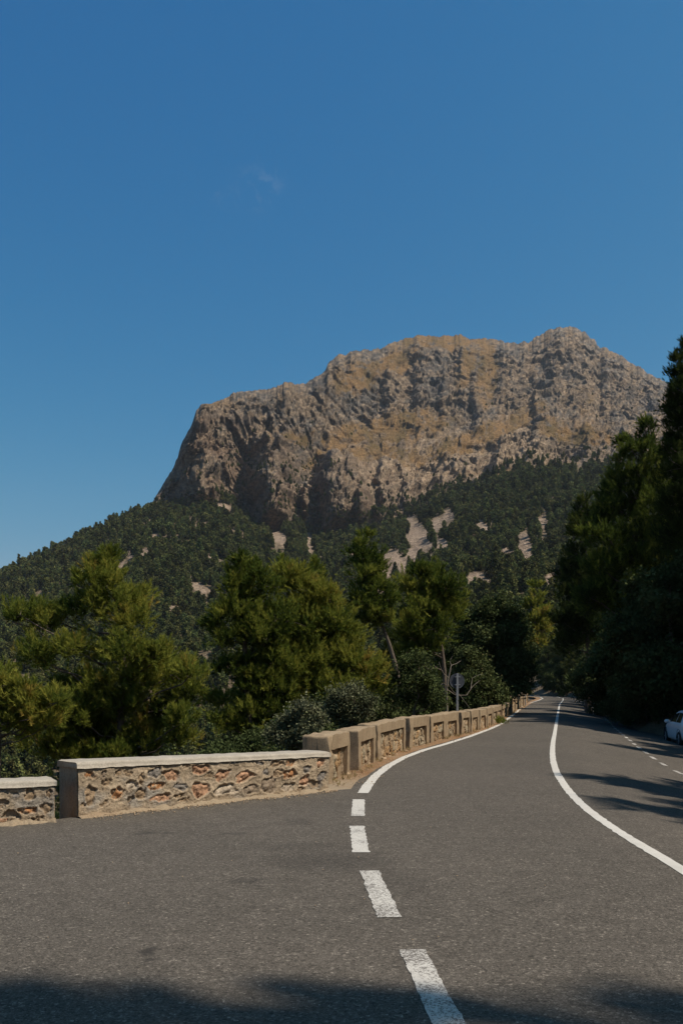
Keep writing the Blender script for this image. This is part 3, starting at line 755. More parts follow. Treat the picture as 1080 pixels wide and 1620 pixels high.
def masonry_panel(parent, M4, L0, L1, ztop0, ztop1, o2, t2, stones, seed, extra=()):
    """front face of a random rubble wall: stones sunk in raised mortar"""
    nx = int((L1 - L0) / 0.0125); nz = int(max(ztop0, ztop1) / 0.0125)
    xs = np.linspace(L0, L1, nx); ks = np.linspace(0, 1, nz)
    X, K = np.meshgrid(xs, ks)
    TOP = ztop0 + (ztop1 - ztop0) * (X - L0) / (L1 - L0)
    Z = -0.10 + K * (TOP + 0.10)
    wx = X + 0.022 * fbm(X * 7, Z * 7, 3, seed); wz = Z + 0.022 * fbm(X * 7 + 9, Z * 7, 3, seed + 1)
    wx += 0.008 * perlin(X * 38, Z * 38, seed + 30); wz += 0.008 * perlin(X * 38 + 5, Z * 38, seed + 31)
    dep = 0.012 * fbm(X * 4, Z * 4, 4, seed + 2) + 0.0055 * fbm(X * 30, Z * 30, 3, seed + 3)
    col = np.array([0.45, 0.345, 0.24]) * np.clip(1 + 0.24 * fbm(X * 3, Z * 3, 5, seed + 4), 0.5, 1.5)[..., None]
    gm = sstep(0.1, 0.7, fbm(X * 1.3 + 4, Z * 2, 4, seed + 5))[..., None] * 0.8
    col = col * (1 - gm) + np.array([0.36, 0.32, 0.275]) * gm
    det = t2; n2 = np.array([-t2[1], t2[0]])
    lst = []
    for (px, py, rx, ry, kind, an) in stones:
        dx = (px - HX) / F
        # ray (dx,1)*d meets the line o2 + t2*s
        A = np.array([[dx, -t2[0]], [1.0, -t2[1]]]); d, s = np.linalg.solve(A, o2)
        z = EYE - (py - HY) / F * d
        sx = abs(rx * d / F / max(0.25, abs(t2[0] - t2[1] * dx))); lst.append((s, z, sx * 0.95, ry * d / F * 0.92, kind, an))
    lst += list(extra)
    for i, (s, z, a, b_, kind, an) in enumerate(lst):
        c, sn = math.cos(an), math.sin(an)
        du, dv = wx - s, wz - z
        p = (du * c + dv * sn) / a; q = (-du * sn + dv * c) / b_
        ang = np.arctan2(q, p)
        rr = (np.abs(p) ** 2.6 + np.abs(q) ** 2.6) ** (1 / 2.6) * (1 + 0.10 * np.sin(3 * ang + i) + 0.07 * np.sin(5 * ang + 2.3 * i))
        inside = 1 - sstep(0.90, 1.06, rr)
        lip = np.exp(-((rr - 1.16) / 0.09) ** 2) * 0.012
        depth = {'k': 0.085, 'g': 0.034, 'b': 0.030}.get(kind, 0.042)
        face = -depth * 0.66 + 0.026 * np.clip(1 - rr ** 2, 0, 1) + 0.016 * fbm(X * 14 + i, Z * 14, 4, seed + 40 + i) - 0.02 * np.clip(q, 0, 1) ** 2
        if kind in 'po':
            f1, f2, cid = voronoi((X + i) * 17, Z * 19, seed + i); face = face + (cid - 0.5) * 0.03
        dep = np.maximum(dep, dep + lip) * (1 - inside) + face * inside
        sc = np.array(STONE_COL[kind]) * np.clip(1 + 0.38 * fbm(X * 11 + 3 * i, Z * 11, 4, seed + 70 + i), 0.4, 1.7)[..., None]
        if kind == 'o':
            g = sstep(0.05, 0.6, fbm(X * 12 + i, Z * 12, 3, seed + 90 + i))[..., None]; sc = sc * (1 - g) + np.array([0.46, 0.34, 0.23]) * g * 0.95
        col = col * (1 - inside[..., None]) + sc * inside[..., None]
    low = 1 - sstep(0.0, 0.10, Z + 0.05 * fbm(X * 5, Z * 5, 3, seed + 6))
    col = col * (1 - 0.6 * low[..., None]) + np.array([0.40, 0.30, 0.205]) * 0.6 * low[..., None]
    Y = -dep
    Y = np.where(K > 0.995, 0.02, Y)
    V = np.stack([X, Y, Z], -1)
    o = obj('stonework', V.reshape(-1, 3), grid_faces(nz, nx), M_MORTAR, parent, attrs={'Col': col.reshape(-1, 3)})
    return o

def core_box(name, parent, L0, L1, y0, y1, zt0, zt1, mat, seed, nx=40):
    """the body of a wall behind its stone face: ends, back and top"""
    bm = bmesh.new()
    vs_ = [bm.verts.new(c) for c in ((L0, y0, -0.25), (L1, y0, -0.25), (L1, y1, -0.25), (L0, y1, -0.25), (L0 + 0.0, y0 + 0.0, zt0), (L1, y0, zt1), (L1, y1, zt1), (L0, y1, zt0))]
    for f in ((0, 3, 2, 1), (4, 5, 6, 7), (0, 1, 5, 4), (1, 2, 6, 5), (2, 3, 7, 6), (3, 0, 4, 7)):
        bm.faces.new([vs_[i] for i in f])
    bmesh.ops.bevel(bm, geom=[e for e in bm.edges if abs(e.verts[0].co.z - e.verts[1].co.z) > 0.2], offset=0.03, segments=3, profile=0.6, affect='EDGES')
    bmesh.ops.subdivide_edges(bm, edges=[e for e in bm.edges if e.calc_length() > 0.2], cuts=6, use_grid_fill=True)
    for v in bm.verts:
        k = float(fbm(np.array([v.co.x * 4 + v.co.y * 3]), np.array([v.co.z * 6 + v.co.y * 4]), 3, seed)[0]) * 0.012
        if v.co.x < L0 + 0.05: v.co.x += k
        if v.co.x > L1 - 0.05: v.co.x += k
    return bm_obj(name, bm, mat, parent)

def long_wall(o2, e2, cap0, cap1, th0, th1, thick, stones, label, seed, Lstart=0.0, extra=()):
    o2, e2 = np.array(o2), np.array(e2)
    L = float(np.linalg.norm(e2 - o2)); t2 = (e2 - o2) / L
    root = empty('stone_parapet', (o2[0], o2[1], 0), math.atan2(t2[1], t2[0]))
    tag(root, label, 'wall')
    masonry_panel(root, None, Lstart + 0.012, L - 0.012, cap0 - th0 - 0.004, cap1 - th1 - 0.004, o2, t2, stones, seed, extra)
    core_box('wall_body', root, Lstart, L, 0.03, thick, cap0 - th0 - 0.002, cap1 - th1 - 0.002, M_WALLEND, seed)
    V, F_ = slab(Lstart - 0.015, L + 0.015, 0.0, thick + 0.02, cap0 - th0, cap1 - th1, th0, th1, 90, 0.011, seed, lip=0.022)
    obj('coping', V, F_, M_CAP, root)
    return root

long_wall(WB1[0], WB1[1], 0.69, 0.605, 0.085, 0.075, 0.50, ST1, 'long low stone parapet with pale coping and orange stones set in mortar, beside the lay-by', 3)
d0 = np.array(WB0[1]) - np.array(WB0[2]); d0 /= np.linalg.norm(d0)
rngx = random.Random(4)
ex0 = [(rngx.uniform(0.2, 3.2), rngx.uniform(0.1, 0.36), rngx.uniform(.06, .16), rngx.uniform(.04, .1), rngx.choice('otpbgk'), rngx.uniform(-.3, .3)) for _ in range(20)]
long_wall(np.array(WB0[2]) + d0 * 4.0, WB0[2], 0.52, 0.505, 0.075, 0.075, 0.46, ST0, 'lower stone parapet cut off by the picture edge, across a gap from the long one', 8, extra=ex0)

# ---- the row of concrete framed blocks along the road
WS = np.concatenate([[0], np.cumsum(np.hypot(*np.diff(WALL2, axis=0).T))])
def wall_at(s):
    return np.array([np.interp(s, WS, WALL2[:, 0]), np.interp(s, WS, WALL2[:, 1])])
def s_at_px(px):
    q = HX + WALL2[:, 0] / WALL2[:, 1] * F
    k = np.argmin(np.abs(q[:330 * 1] - px)) if px < 830 else np.argmin(np.abs(q - px) + (WALL2[:, 1] > 140) * 100)
    return WS[k]

def parapet_block(a, b, h, thick, seed, label, near):
    a, b = np.array(a), np.array(b)
    L = float(np.linalg.norm(b - a)); t2 = (b - a) / L
    zb = float(road_z(np.array([a[0]]), np.array([a[1]]))[0])
    root = empty('parapet_block', (a[0], a[1], zb), math.atan2(t2[1], t2[0]))
    tag(root, label, 'wall', 'concrete framed parapet blocks along the road edge')
    rg = random.Random(seed)
    mL = min(0.30, L * 0.15) * rg.uniform(0.85, 1.15); mR = min(0.30, L * 0.15) * rg.uniform(0.85, 1.15); bt = rg.uniform(0.20, 0.27); rc = 0.085
    bm = bmesh.new()
    xs = [0, mL, L - mR, L]; zs = [-0.25, h - bt, h]
    vf = {(i, j): bm.verts.new((xs[i], 0, zs[j])) for i in range(4) for j in range(3)}
    rv = {(i, j): bm.verts.new((xs[i], rc, zs[j])) for i in (1, 2) for j in (0, 1)}
    bv = {(i, j): bm.verts.new((xs[i], thick, zs[j])) for i in range(4) for j in range(3)}
    Fc = lambda *q: bm.faces.new(q)
    for i, j in ((0, 0), (2, 0), (0, 1), (1, 1), (2, 1)):
        Fc(vf[i, j], vf[i + 1, j], vf[i + 1, j + 1], vf[i, j + 1])
    Fc(rv[1, 0], rv[2, 0], rv[2, 1], rv[1, 1])
    Fc(vf[1, 0], rv[1, 0], rv[1, 1], vf[1, 1]); Fc(rv[2, 0], vf[2, 0], vf[2, 1], rv[2, 1]); Fc(vf[1, 1], rv[1, 1], rv[2, 1], vf[2, 1])
    for i in range(3):
        for j in range(2):
            Fc(bv[i + 1, j], bv[i, j], bv[i, j + 1], bv[i + 1, j + 1])
        Fc(vf[i, 2], vf[i + 1, 2], bv[i + 1, 2], bv[i, 2])
    for j in range(2):
        Fc(bv[0, j], vf[0, j], vf[0, j + 1], bv[0, j + 1]); Fc(vf[3, j], bv[3, j], bv[3, j + 1], vf[3, j + 1])
    outer = [e for e in bm.edges if (all(abs(v.co.z - h) < 1e-4 for v in e.verts) and (all(v.co.y < 1e-4 for v in e.verts) or all(abs(v.co.y - thick) < 1e-4 for v in e.verts) or all(v.co.x < 1e-4 for v in e.verts) or all(abs(v.co.x - L) < 1e-4 for v in e.verts)))
             or (all(v.co.y < 1e-4 for v in e.verts) and (all(v.co.x < 1e-4 for v in e.verts) or all(abs(v.co.x - L) < 1e-4 for v in e.verts)))]
    bmesh.ops.bevel(bm, geom=outer, offset=0.034 * rg.uniform(0.7, 1.2), segments=3, profile=0.5, affect='EDGES')
    cuts = 9 if near else 4
    bmesh.ops.subdivide_edges(bm, edges=[e for e in bm.edges if e.calc_length() > 0.3], cuts=cuts, use_grid_fill=True)
    co = np.array([v.co for v in bm.verts])
    n1 = fbm(co[:, 0] * 3.1 + seed * 7, co[:, 2] * 3.1 + co[:, 1] * 2.3, 4, seed) * 0.016
    n2 = fbm(co[:, 0] * 2.3 + seed * 3, co[:, 1] * 2.9 - co[:, 2], 4, seed + 50) * 0.022
    chip = np.clip(fbm(co[:, 0] * 5 + seed, co[:, 2] * 5, 3, seed + 80) - 0.55, 0, 1) * 0.10
    for v, k, q, c in zip(bm.verts, n1, n2, chip):
        if v.co.y < 0.06: v.co.y += k + c * (v.co.z > h - 0.3)
        if v.co.z > h - 0.1: v.co.z += q - c
        if v.co.x < 0.1 or v.co.x > L - 0.1: v.co.x += k * 0.8
    bm_obj('frame', bm, M_BLOCK, root)
    # rubble set in the recess
    dx = 0.018 if near else 0.045
    nx = max(8, int((L - mL - mR) / dx)); nz = max(6, int((h - bt + 0.1) / dx))
    X, Z = np.meshgrid(np.linspace(mL - 0.03, L - mR + 0.03, nx), np.linspace(-0.1, h - bt + 0.03, nz))
    f1, f2, cid = voronoi((X + 0.25 * perlin(X * 3, Z * 3, seed)) * 8.5 + seed * 3.7, Z * 3.6 + seed, seed)
    g1, g2, gid = voronoi(X * 19 + seed, Z * 9, seed + 3)
    dep = 0.016 + (cid - 0.5) * 0.055 - 0.05 * (1 - sstep(0.0, 0.16, f2)) + (gid - 0.5) * 0.024 + 0.010 * fbm(X * 25, Z * 25, 3, seed + 2)
    # a broken hole under the lintel here and there
    hole = np.clip(1.3 - np.hypot((X - L * rg.uniform(.35, .65)) / 0.22, (Z - (h - bt)) / 0.12), 0, 1) * rg.choice([0, 1, 1])
    dep -= 0.09 * hole
    edge = np.minimum(np.minimum(X - mL, L - mR - X), h - bt - Z)
    dep -= 0.02 * (1 - sstep(0, 0.05, edge))
    pal = np.array([(0.34, 0.245, 0.155), (0.42, 0.30, 0.19), (0.28, 0.20, 0.13), (0.46, 0.34, 0.225), (0.40, 0.25, 0.13), (0.36, 0.29, 0.2)])
    C = pal[np.clip((cid * 6).astype(int), 0, 5)] * (0.8 + 0.4 * gid)[..., None]
    C *= (0.45 + 0.55 * sstep(0.0, 0.2, f2))[..., None]
    V = np.stack([X, rc - 0.006 - dep, Z], -1)
    obj('rubble_panel', V.reshape(-1, 3), grid_faces(nz, nx), M_RUBBLE, root, attrs={'Col': C.reshape(-1, 3)})
    return root

BLK = [(520, 555, 'first concrete block with a rubble panel, meeting the end of the long stone parapet'), (566.5, 594, 'short second block from the long stone parapet, its panel half in shade'), (596.5, 643, 'wide third block with a broken edge and crumbling footing'), (650, 677.5, 'fourth block from the long stone parapet, clean edged and square'),
       (683, 704.5, 'fifth block from the long stone parapet, hollow under its top beam'), (706, 724.5, 'block just before the round sign post, with a dark hollow in its panel'), (729.5, 744, 'block just past the round sign post'), (745.5, 757, None), (758.5, 769.6, None), (771, 779, None), (780, 786.3, None), (787.3, 793.6, None), (794.5, 800, None), (801, 808, None)]
for i, (p0, p1, lb) in enumerate(BLK):
    s0, s1 = s_at_px(p0), s_at_px(p1)
    if lb is None:
        lb = 'narrow parapet block, %s' % ['second past the sign post', 'third past the sign post', 'fourth past the sign post', 'fifth past the sign post behind a roadside weed', 'sixth past the sign post behind a roadside weed', 'next to last before the dark step', 'last before the dark step'][i - 7]
    parapet_block(wall_at(s0), wall_at(s1), [0.80, 0.78, 0.80, 0.80, 0.78, 0.79, 0.77, 0.78, .76, .77, .74, .75, .73, .72][i], 0.46, 20 + i, lb, i < 7)
s = s_at_px(808) + 1.6
far_lb = ['tall distant block standing above a dark step in the row', 'distant block second after the dark step', 'distant block third after the dark step', 'distant block fourth after the dark step', 'small faraway block beyond the second gap', 'farthest small block before the rectangular sign']
for i in range(6):
    if i == 4: s += 1.8
    parapet_block(wall_at(s), wall_at(s + 5.2), 1.0 if i < 4 else 1.15, 0.5, 60 + i, far_lb[i], False)
    s += 5.5

# ---- loose stones fallen at the foot of the blocks
def rock(name, loc, r, seed, label, group, mat):
    bm = bmesh.new(); bmesh.ops.create_icosphere(bm, subdivisions=2, radius=1)
    rg = random.Random(seed); sc = (r * rg.uniform(.8, 1.5), r * rg.uniform(.6, 1), r * rg.uniform(.5, .8))
    for v in bm.verts:
        k = 1 + 0.28 * float(perlin(np.array([v.co.x * 1.7 + seed]), np.array([v.co.y * 1.7 + v.co.z * 1.3]), seed)[0])
        v.co = Vector((v.co.x * sc[0] * k, v.co.y * sc[1] * k, v.co.z * sc[2] * k))
    o = bm_obj(name, bm, mat)
    o.location = (loc[0], loc[1], loc[2] + sc[2] * 0.35); o.rotation_euler = (0, 0, rg.uniform(0, 6.3))
    tag(o, label, 'stone', group)
    return o
M_STONE = simple_mat('loose_stone', (0.36, 0.26, 0.17), 0.95, 0, 0.3, 30, 0.1)
for i, (px, py, r, lb) in enumerate([(549, 1226, .05, 'loose stone at the foot of the first block'), (607, 1201.5, .07, 'larger of two fallen stones by the broken third block'), (615, 1198.5, .05, 'smaller of two fallen stones by the broken third block'), (599, 1205, .045, 'loose stone beside the left post of the third block'), (642, 1189, .05, 'loose stone at the right corner of the third block'), (627, 1194, .035, 'pebble in the litter under the third block')]):
    p = at(px, py); rock('loose_stone', (p[0], p[1], 0.0), r, 5 + i, lb, 'stones fallen from the parapet blocks', M_STONE)

# ================================================================ road signs seen from behind
M_GALV = simple_mat('galvanised_steel', (0.24, 0.25, 0.27), 0.6, 0.5, 0.15, 25)
M_SIGNB = simple_mat('sign_back_grey', (0.06, 0.066, 0.08), 0.6, 0.3, 0.15, 14)
M_RIMS = simple_mat('sign_rim', (0.16, 0.17, 0.19), 0.5, 0.4)
def bm_box(bm, c, s):
    r = bmesh.ops.create_cube(bm, size=1)
    for v in r['verts']: v.co = Vector((c[0] + v.co.x * s[0], c[1] + v.co.y * s[1], c[2] + v.co.z * s[2]))
    return r['verts']
def road_sign(px, py, d, kind, w_, h_, label, top_px):
    p = far_pt(px, py, d); gx = gz(p[0], p[1])
    ztop = EYE + (HY - top_px) / F * d
    root = empty('road_sign', (p[0], p[1], gx), 0.10)
    tag(root, label, 'road sign')
    bm = bmesh.new(); hgt = ztop - gx + 0.3
    bm_box(bm, (0, 0, hgt / 2 - 0.3), (0.08, 0.04, hgt))
    bmesh.ops.bevel(bm, geom=list(bm.edges), offset=0.006, segments=2, affect='EDGES')
    bm_obj('post', bm, M_GALV, root)
    zc = p[2] - gx
    bm = bmesh.new()
    if kind == 'round':
        bmesh.ops.create_cone(bm, cap_ends=True, segments=48, radius1=w_ / 2, radius2=w_ / 2, depth=0.006, matrix=Matrix.Translation((0, 0.042, zc)) @ Matrix.Rotation(math.pi / 2, 4, 'X'))
    else:
        bm_box(bm, (0, 0.042, zc), (w_, 0.006, h_))
    plate = bm_obj('plate', bm, M_SIGNB, root)
    bm = bmesh.new()
    if kind == 'round':
        n = 48
        ring = []
        for k in range(n):
            a = 2 * math.pi * k / n; c, s_ = math.cos(a), math.sin(a)
            ring.append([bm.verts.new((c * rr, yy, zc + s_ * rr)) for rr, yy in ((w_ / 2 - 0.004, 0.040), (w_ / 2 + 0.008, 0.036), (w_ / 2 + 0.008, 0.05), (w_ / 2 - 0.004, 0.05))])
        for k in range(n):
            A, B = ring[k], ring[(k + 1) % n]
            for j in range(4): bm.faces.new((A[j], B[j], B[(j + 1) % 4], A[(j + 1) % 4]))
    else:
        for sx in (-1, 1): bm_box(bm, (sx * (w_ / 2 + 0.004), 0.038, zc), (0.012, 0.024, h_ + 0.02))
        for sz in (-1, 1): bm_box(bm, (0, 0.038, zc + sz * (h_ / 2 + 0.004)), (w_ - 0.005, 0.024, 0.012))
    bm_obj('rim', bm, M_RIMS, plate)
    for dz in (-0.15, 0.15):
        bm = bmesh.new(); bm_box(bm, (0, -0.004, zc + dz * h_ / 0.55), (0.16, 0.036, 0.035)); bm_box(bm, (0, 0.03, zc + dz * h_ / 0.55), (0.22, 0.018, 0.03))
        bm_obj('clamp', bm, M_GALV, root)
road_sign(723, 1077, 31.0, 'round', 0.51, 0.51, 'round traffic sign seen from its dark grey back, on a galvanised post behind the blocks', 1065)
road_sign(830.5, 1075, 80.0, 'rect', 0.62, 0.95, 'distant rectangular traffic sign seen from behind, where the road enters the shade', 1067)

# ================================================================ parked hatchback
M_CARP = simple_mat('white_car_paint', (0.62, 0.66, 0.70), 0.25, 0, 0.03, 3, 0.5)
M_GLASS = simple_mat('dark_glass', (0.012, 0.014, 0.017), 0.06, 0, 0.0, 3, 0.5)
M_TRIM = simple_mat('black_trim', (0.02, 0.02, 0.022), 0.6, 0, 0.1)
M_TYRE = simple_mat('tyre_rubber', (0.022, 0.022, 0.023), 0.85, 0, 0.1)
M_RIMC = simple_mat('wheel_rim', (0.42, 0.43, 0.45), 0.35, 0.8)
M_RED = simple_mat('red_lamp', (0.35, 0.012, 0.015), 0.15, 0, 0.05, 5, 0.5)
M_LAMP = simple_mat('clear_lamp', (0.6, 0.62, 0.62), 0.1, 0.2, 0.05, 5, 0.5)
M_PLATE = simple_mat('number_plate', (0.6, 0.6, 0.58), 0.4)

def car(loc, rz, label):
    root = empty('parked_car', loc, rz)          # x forward, rear at x = 0
    tag(root, label, 'car')
    # x, half width at belt, sill z, belt z, roof z, roof half width
    st = [(0.00, 0.74, 0.42, 0.86, 0.88, 0.66), (0.05, 0.80, 0.30, 0.90, 0.96, 0.66), (0.22, 0.83, 0.25, 0.93, 1.30, 0.62), (0.42, 0.85, 0.22, 0.94, 1.42, 0.60), (0.9, 0.86, 0.20, 0.94, 1.47, 0.60), (1.5, 0.87, 0.20, 0.93, 1.475, 0.61),
          (2.0, 0.87, 0.20, 0.92, 1.44, 0.60), (2.35, 0.87, 0.20, 0.92, 1.33, 0.60), (2.75, 0.86, 0.20, 0.91, 1.06, 0.64), (2.98, 0.85, 0.20, 0.90, 0.92, 0.70), (3.4, 0.82, 0.22, 0.80, 0.84, 0.62), (3.75, 0.74, 0.26, 0.66, 0.70, 0.5), (3.86, 0.62, 0.32, 0.56, 0.58, 0.45)]
    rows = []
    for (x, hw, zs_, zb, zr, rw) in st:
        half = [(0.0, zs_), (hw * 0.86, zs_), (hw * 0.97, zs_ + 0.08), (hw * 1.0, zs_ + (zb - zs_) * 0.45), (hw * 0.985, zb - 0.06), (hw * 0.95, zb), (hw * 0.95 * 0.35 + rw * 0.65, zb + (zr - zb) * 0.62), (rw, zr - 0.05 * min(1, (zr - zb) / 0.2)), (rw * 0.8, zr - 0.01), (0.0, zr + 0.012)]
        ring = [(x, -y, z) for y, z in half] + [(x, y, z) for y, z in half[-2:0:-1]]
        rows.append(ring)
    V = np.array(rows); nr, nc = V.shape[:2]
    i = np.arange(nr * nc).reshape(nr, nc)
    Fq = np.stack([i[:-1], np.roll(i[:-1], -1, 1), np.roll(i[1:], -1, 1), i[1:]], -1).reshape(-1, 4)
    body = obj('body', V.reshape(-1, 3), [Fq, i[0][None, ::-1], i[-1][None]], M_CARP, root, smooth=True)
    ms = body.modifiers.new('round', 'SUBSURF'); ms.levels = 2; ms.render_levels = 2
    def quad_panel(name, pts, mat, parent, th=0.012, out=(0, 0, 0)):
        bm = bmesh.new(); o_ = Vector(out)
        f = bm.faces.new([bm.verts.new(Vector(p) + o_) for p in pts])
        bmesh.ops.subdivide_edges(bm, edges=list(bm.edges), cuts=2, use_grid_fill=True)
        r = bmesh.ops.extrude_face_region(bm, geom=list(bm.faces))
        bm.normal_update()
        nrm = f.normal.copy()
        for v in [g for g in r['geom'] if isinstance(g, bmesh.types.BMVert)]: v.co += nrm * th
        return bm_obj(name, bm, mat, parent)
    quad_panel('rear_window', [(0.055, 0.56, 0.98), (0.055, -0.56, 0.98), (0.235, -0.52, 1.31), (0.235, 0.52, 1.31)], M_GLASS, root, 0.01, (-0.03, 0, 0.0))
    for s_ in (-1, 1):
        for nm, q in (('side_window', [(0.5, 0.965), (1.25, 0.965), (1.2, 1.36), (0.62, 1.34)]), ('side_window', [(1.32, 0.965), (2.42, 0.955), (2.1, 1.28), (1.3, 1.36)])):
            pts = []
            for x, z in q:
                hw = np.interp(x, [a[0] for a in st], [a[1] for a in st]) * 0.95; rw = np.interp(x, [a[0] for a in st], [a[5] for a in st]); zb = np.interp(x, [a[0] for a in st], [a[3] for a in st]); zr = np.interp(x, [a[0] for a in st], [a[4] for a in st])
                k = np.clip((z - zb) / max(zr - zb, 0.1), 0, 1); pts.append((x, s_ * (hw + (rw - hw) * k * 0.98 + 0.004), z))
            quad_panel(nm, pts if s_ < 0 else pts[::-1], M_GLASS, root, 0.008)
        # tall rear lamps beside the window, wheels, headlamps
        bm = bmesh.new(); bm_box(bm, (0.10, s_ * 0.69, 1.06), (0.12, 0.10, 0.42))
        for v in bm.verts: v.co.x += (v.co.z - 0.9) * 0.42; v.co.y -= s_ * (v.co.z - 0.9) * 0.12
        bmesh.ops.bevel(bm, geom=list(bm.edges), offset=0.025, segments=2, affect='EDGES')
        bm_obj('tail_lamp', bm, M_RED, root, True)
        bm = bmesh.new(); bm_box(bm, (3.62, s_ * 0.62, 0.68), (0.28, 0.22, 0.12)); bmesh.ops.bevel(bm, geom=list(bm.edges), offset=0.03, segments=2, affect='EDGES')
        bm_obj('headlamp', bm, M_LAMP, root, True)
        for x in (0.62, 3.12):
            bm = bmesh.new(); prof = [(0.20, 0.095), (0.285, 0.10), (0.315, 0.07), (0.315, -0.07), (0.285, -0.10), (0.20, -0.095)]
            n = 36; R = [[bm.verts.new((x + math.cos(2 * math.pi * k / n) * r, s_ * 0.765 + y, 0.315 + math.sin(2 * math.pi * k / n) * r)) for r, y in prof] for k in range(n)]
            for k in range(n):
                for j in range(6): bm.faces.new((R[k][j], R[(k + 1) % n][j], R[(k + 1) % n][(j + 1) % 6], R[k][(j + 1) % 6]))
            w = bm_obj('wheel', bm, M_TYRE, root, True)
            bm = bmesh.new(); bmesh.ops.create_cone(bm, cap_ends=True, segments=36, radius1=0.2, radius2=0.2, depth=0.02, matrix=Matrix.Translation((x, s_ * 0.83, 0.315)) @ Matrix.Rotation(math.pi / 2, 4, 'X'))
            for k in range(5):
                bm_vs = bm_box(bm, (0.1, 0, 0), (0.17, 0.03, 0.05)); Mx = Matrix.Translation((x, s_ * 0.845, 0.315)) @ Matrix.Rotation(2 * math.pi * k / 5, 4, 'Y')
                for v in bm_vs: v.co = Mx @ v.co
            bm_obj('rim', bm, M_RIMC, w)
            bm = bmesh.new(); n = 20; A = []
            for k in range(n + 1):
                a = math.pi * k / n; A.append([bm.verts.new((x + math.cos(a) * r, s_ * y, 0.33 + math.sin(a) * r)) for r, y in ((0.33, 0.80), (0.385, 0.862), (0.385, 0.85), (0.33, 0.79))])
            for k in range(n):
                for j in range(4): bm.faces.new((A[k][j], A[k + 1][j], A[k + 1][(j + 1) % 4], A[k][(j + 1) % 4]))
            bm_obj('wheel_arch', bm, M_TRIM, root)
        bm = bmesh.new(); bm_box(bm, (2.3, s_ * 0.96, 0.98), (0.12, 0.2, 0.14)); bmesh.ops.bevel(bm, geom=list(bm.edges), offset=0.03, segments=2, affect='EDGES'); bm_obj('wing_mirror', bm, M_CARP, root, True)
    bm = bmesh.new(); bm_box(bm, (-0.03, 0, 0.47), (0.16, 1.52, 0.26)); bmesh.ops.bevel(bm, geom=list(bm.edges), offset=0.06, segments=3, affect='EDGES'); bm_obj('rear_bumper', bm, M_CARP, root, True)
    bm = bmesh.new(); bm_box(bm, (-0.06, 0, 0.36), (0.14, 1.2, 0.09)); bmesh.ops.bevel(bm, geom=list(bm.edges), offset=0.02, segments=2, affect='EDGES'); bm_obj('bumper_trim', bm, M_TRIM, root, True)
    bm = bmesh.new(); bm_box(bm, (0.22, 0, 1.385), (0.26, 1.12, 0.05)); bmesh.ops.bevel(bm, geom=list(bm.edges), offset=0.02, segments=2, affect='EDGES'); bm_obj('roof_spoiler', bm, M_CARP, root, True)
    bm = bmesh.new(); bm_box(bm, (-0.03, 0, 0.72), (0.03, 0.5, 0.11)); bm_obj('number_plate', bm, M_PLATE, root)
    for s_ in (-1, 1):
        bm = bmesh.new(); bmesh.ops.create_cone(bm, cap_ends=True, segments=20, radius1=0.05, radius2=0.05, depth=0.03, matrix=Matrix.Translation((-0.11, s_ * 0.55, 0.47)) @ Matrix.Rotation(math.pi / 2, 4, 'Y')); bm_obj('fog_lamp', bm, M_TRIM, root)
cp = far_pt(1114, 1178, 34.5)
cz = float(road_z(np.array([cp[0] + 0.3]), np.array([cp[1] + 1.5]))[0])
car((cp[0], cp[1], cz + 0.02), math.radians(81), 'small white hatchback parked in deep shade at the right road edge, seen from behind')
# ================================================================ vegetation
def leaf_mat(name, stops, trans=0.28, obj_var=0.0):
    m = bpy.data.materials.new(name); m.use_nodes = True
    nt = m.node_tree; nt.nodes.remove(nt.nodes['Principled BSDF'])
    out = nt.nodes['Material Output']
    col = ramp(nt, attr(nt, 'var'), stops)
    if obj_var:
        oi = nt.nodes.new('ShaderNodeObjectInfo')
        hs = nt.nodes.new('ShaderNodeHueSaturation')
        mr = nd(nt, 'ShaderNodeMapRange'); nt.links.new(oi.outputs['Random'], mr.inputs[0]); mr.inputs[3].default_value = 1 - obj_var; mr.inputs[4].default_value = 1 + obj_var
        m2 = nd(nt, 'ShaderNodeMapRange'); nt.links.new(math_n(nt, 'FRACT', math_n(nt, 'MULTIPLY', oi.outputs['Random'], 7.3)), m2.inputs[0]); m2.inputs[3].default_value = 0.47; m2.inputs[4].default_value = 0.53
        nt.links.new(col, hs.inputs['Color']); nt.links.new(mr.outputs[0], hs.inputs['Value']); nt.links.new(m2.outputs[0], hs.inputs['Hue'])
        col = hs.outputs['Color']
    d = nt.nodes.new('ShaderNodeBsdfDiffuse'); t = nt.nodes.new('ShaderNodeBsdfTranslucent'); mx = nt.nodes.new('ShaderNodeMixShader')
    nt.links.new(col, d.inputs['Color']); nt.links.new(col, t.inputs['Color']); mx.inputs[0].default_value = trans
    nt.links.new(d.outputs[0], mx.inputs[1]); nt.links.new(t.outputs[0], mx.inputs[2]); nt.links.new(mx.outputs[0], out.inputs['Surface'])
    return m

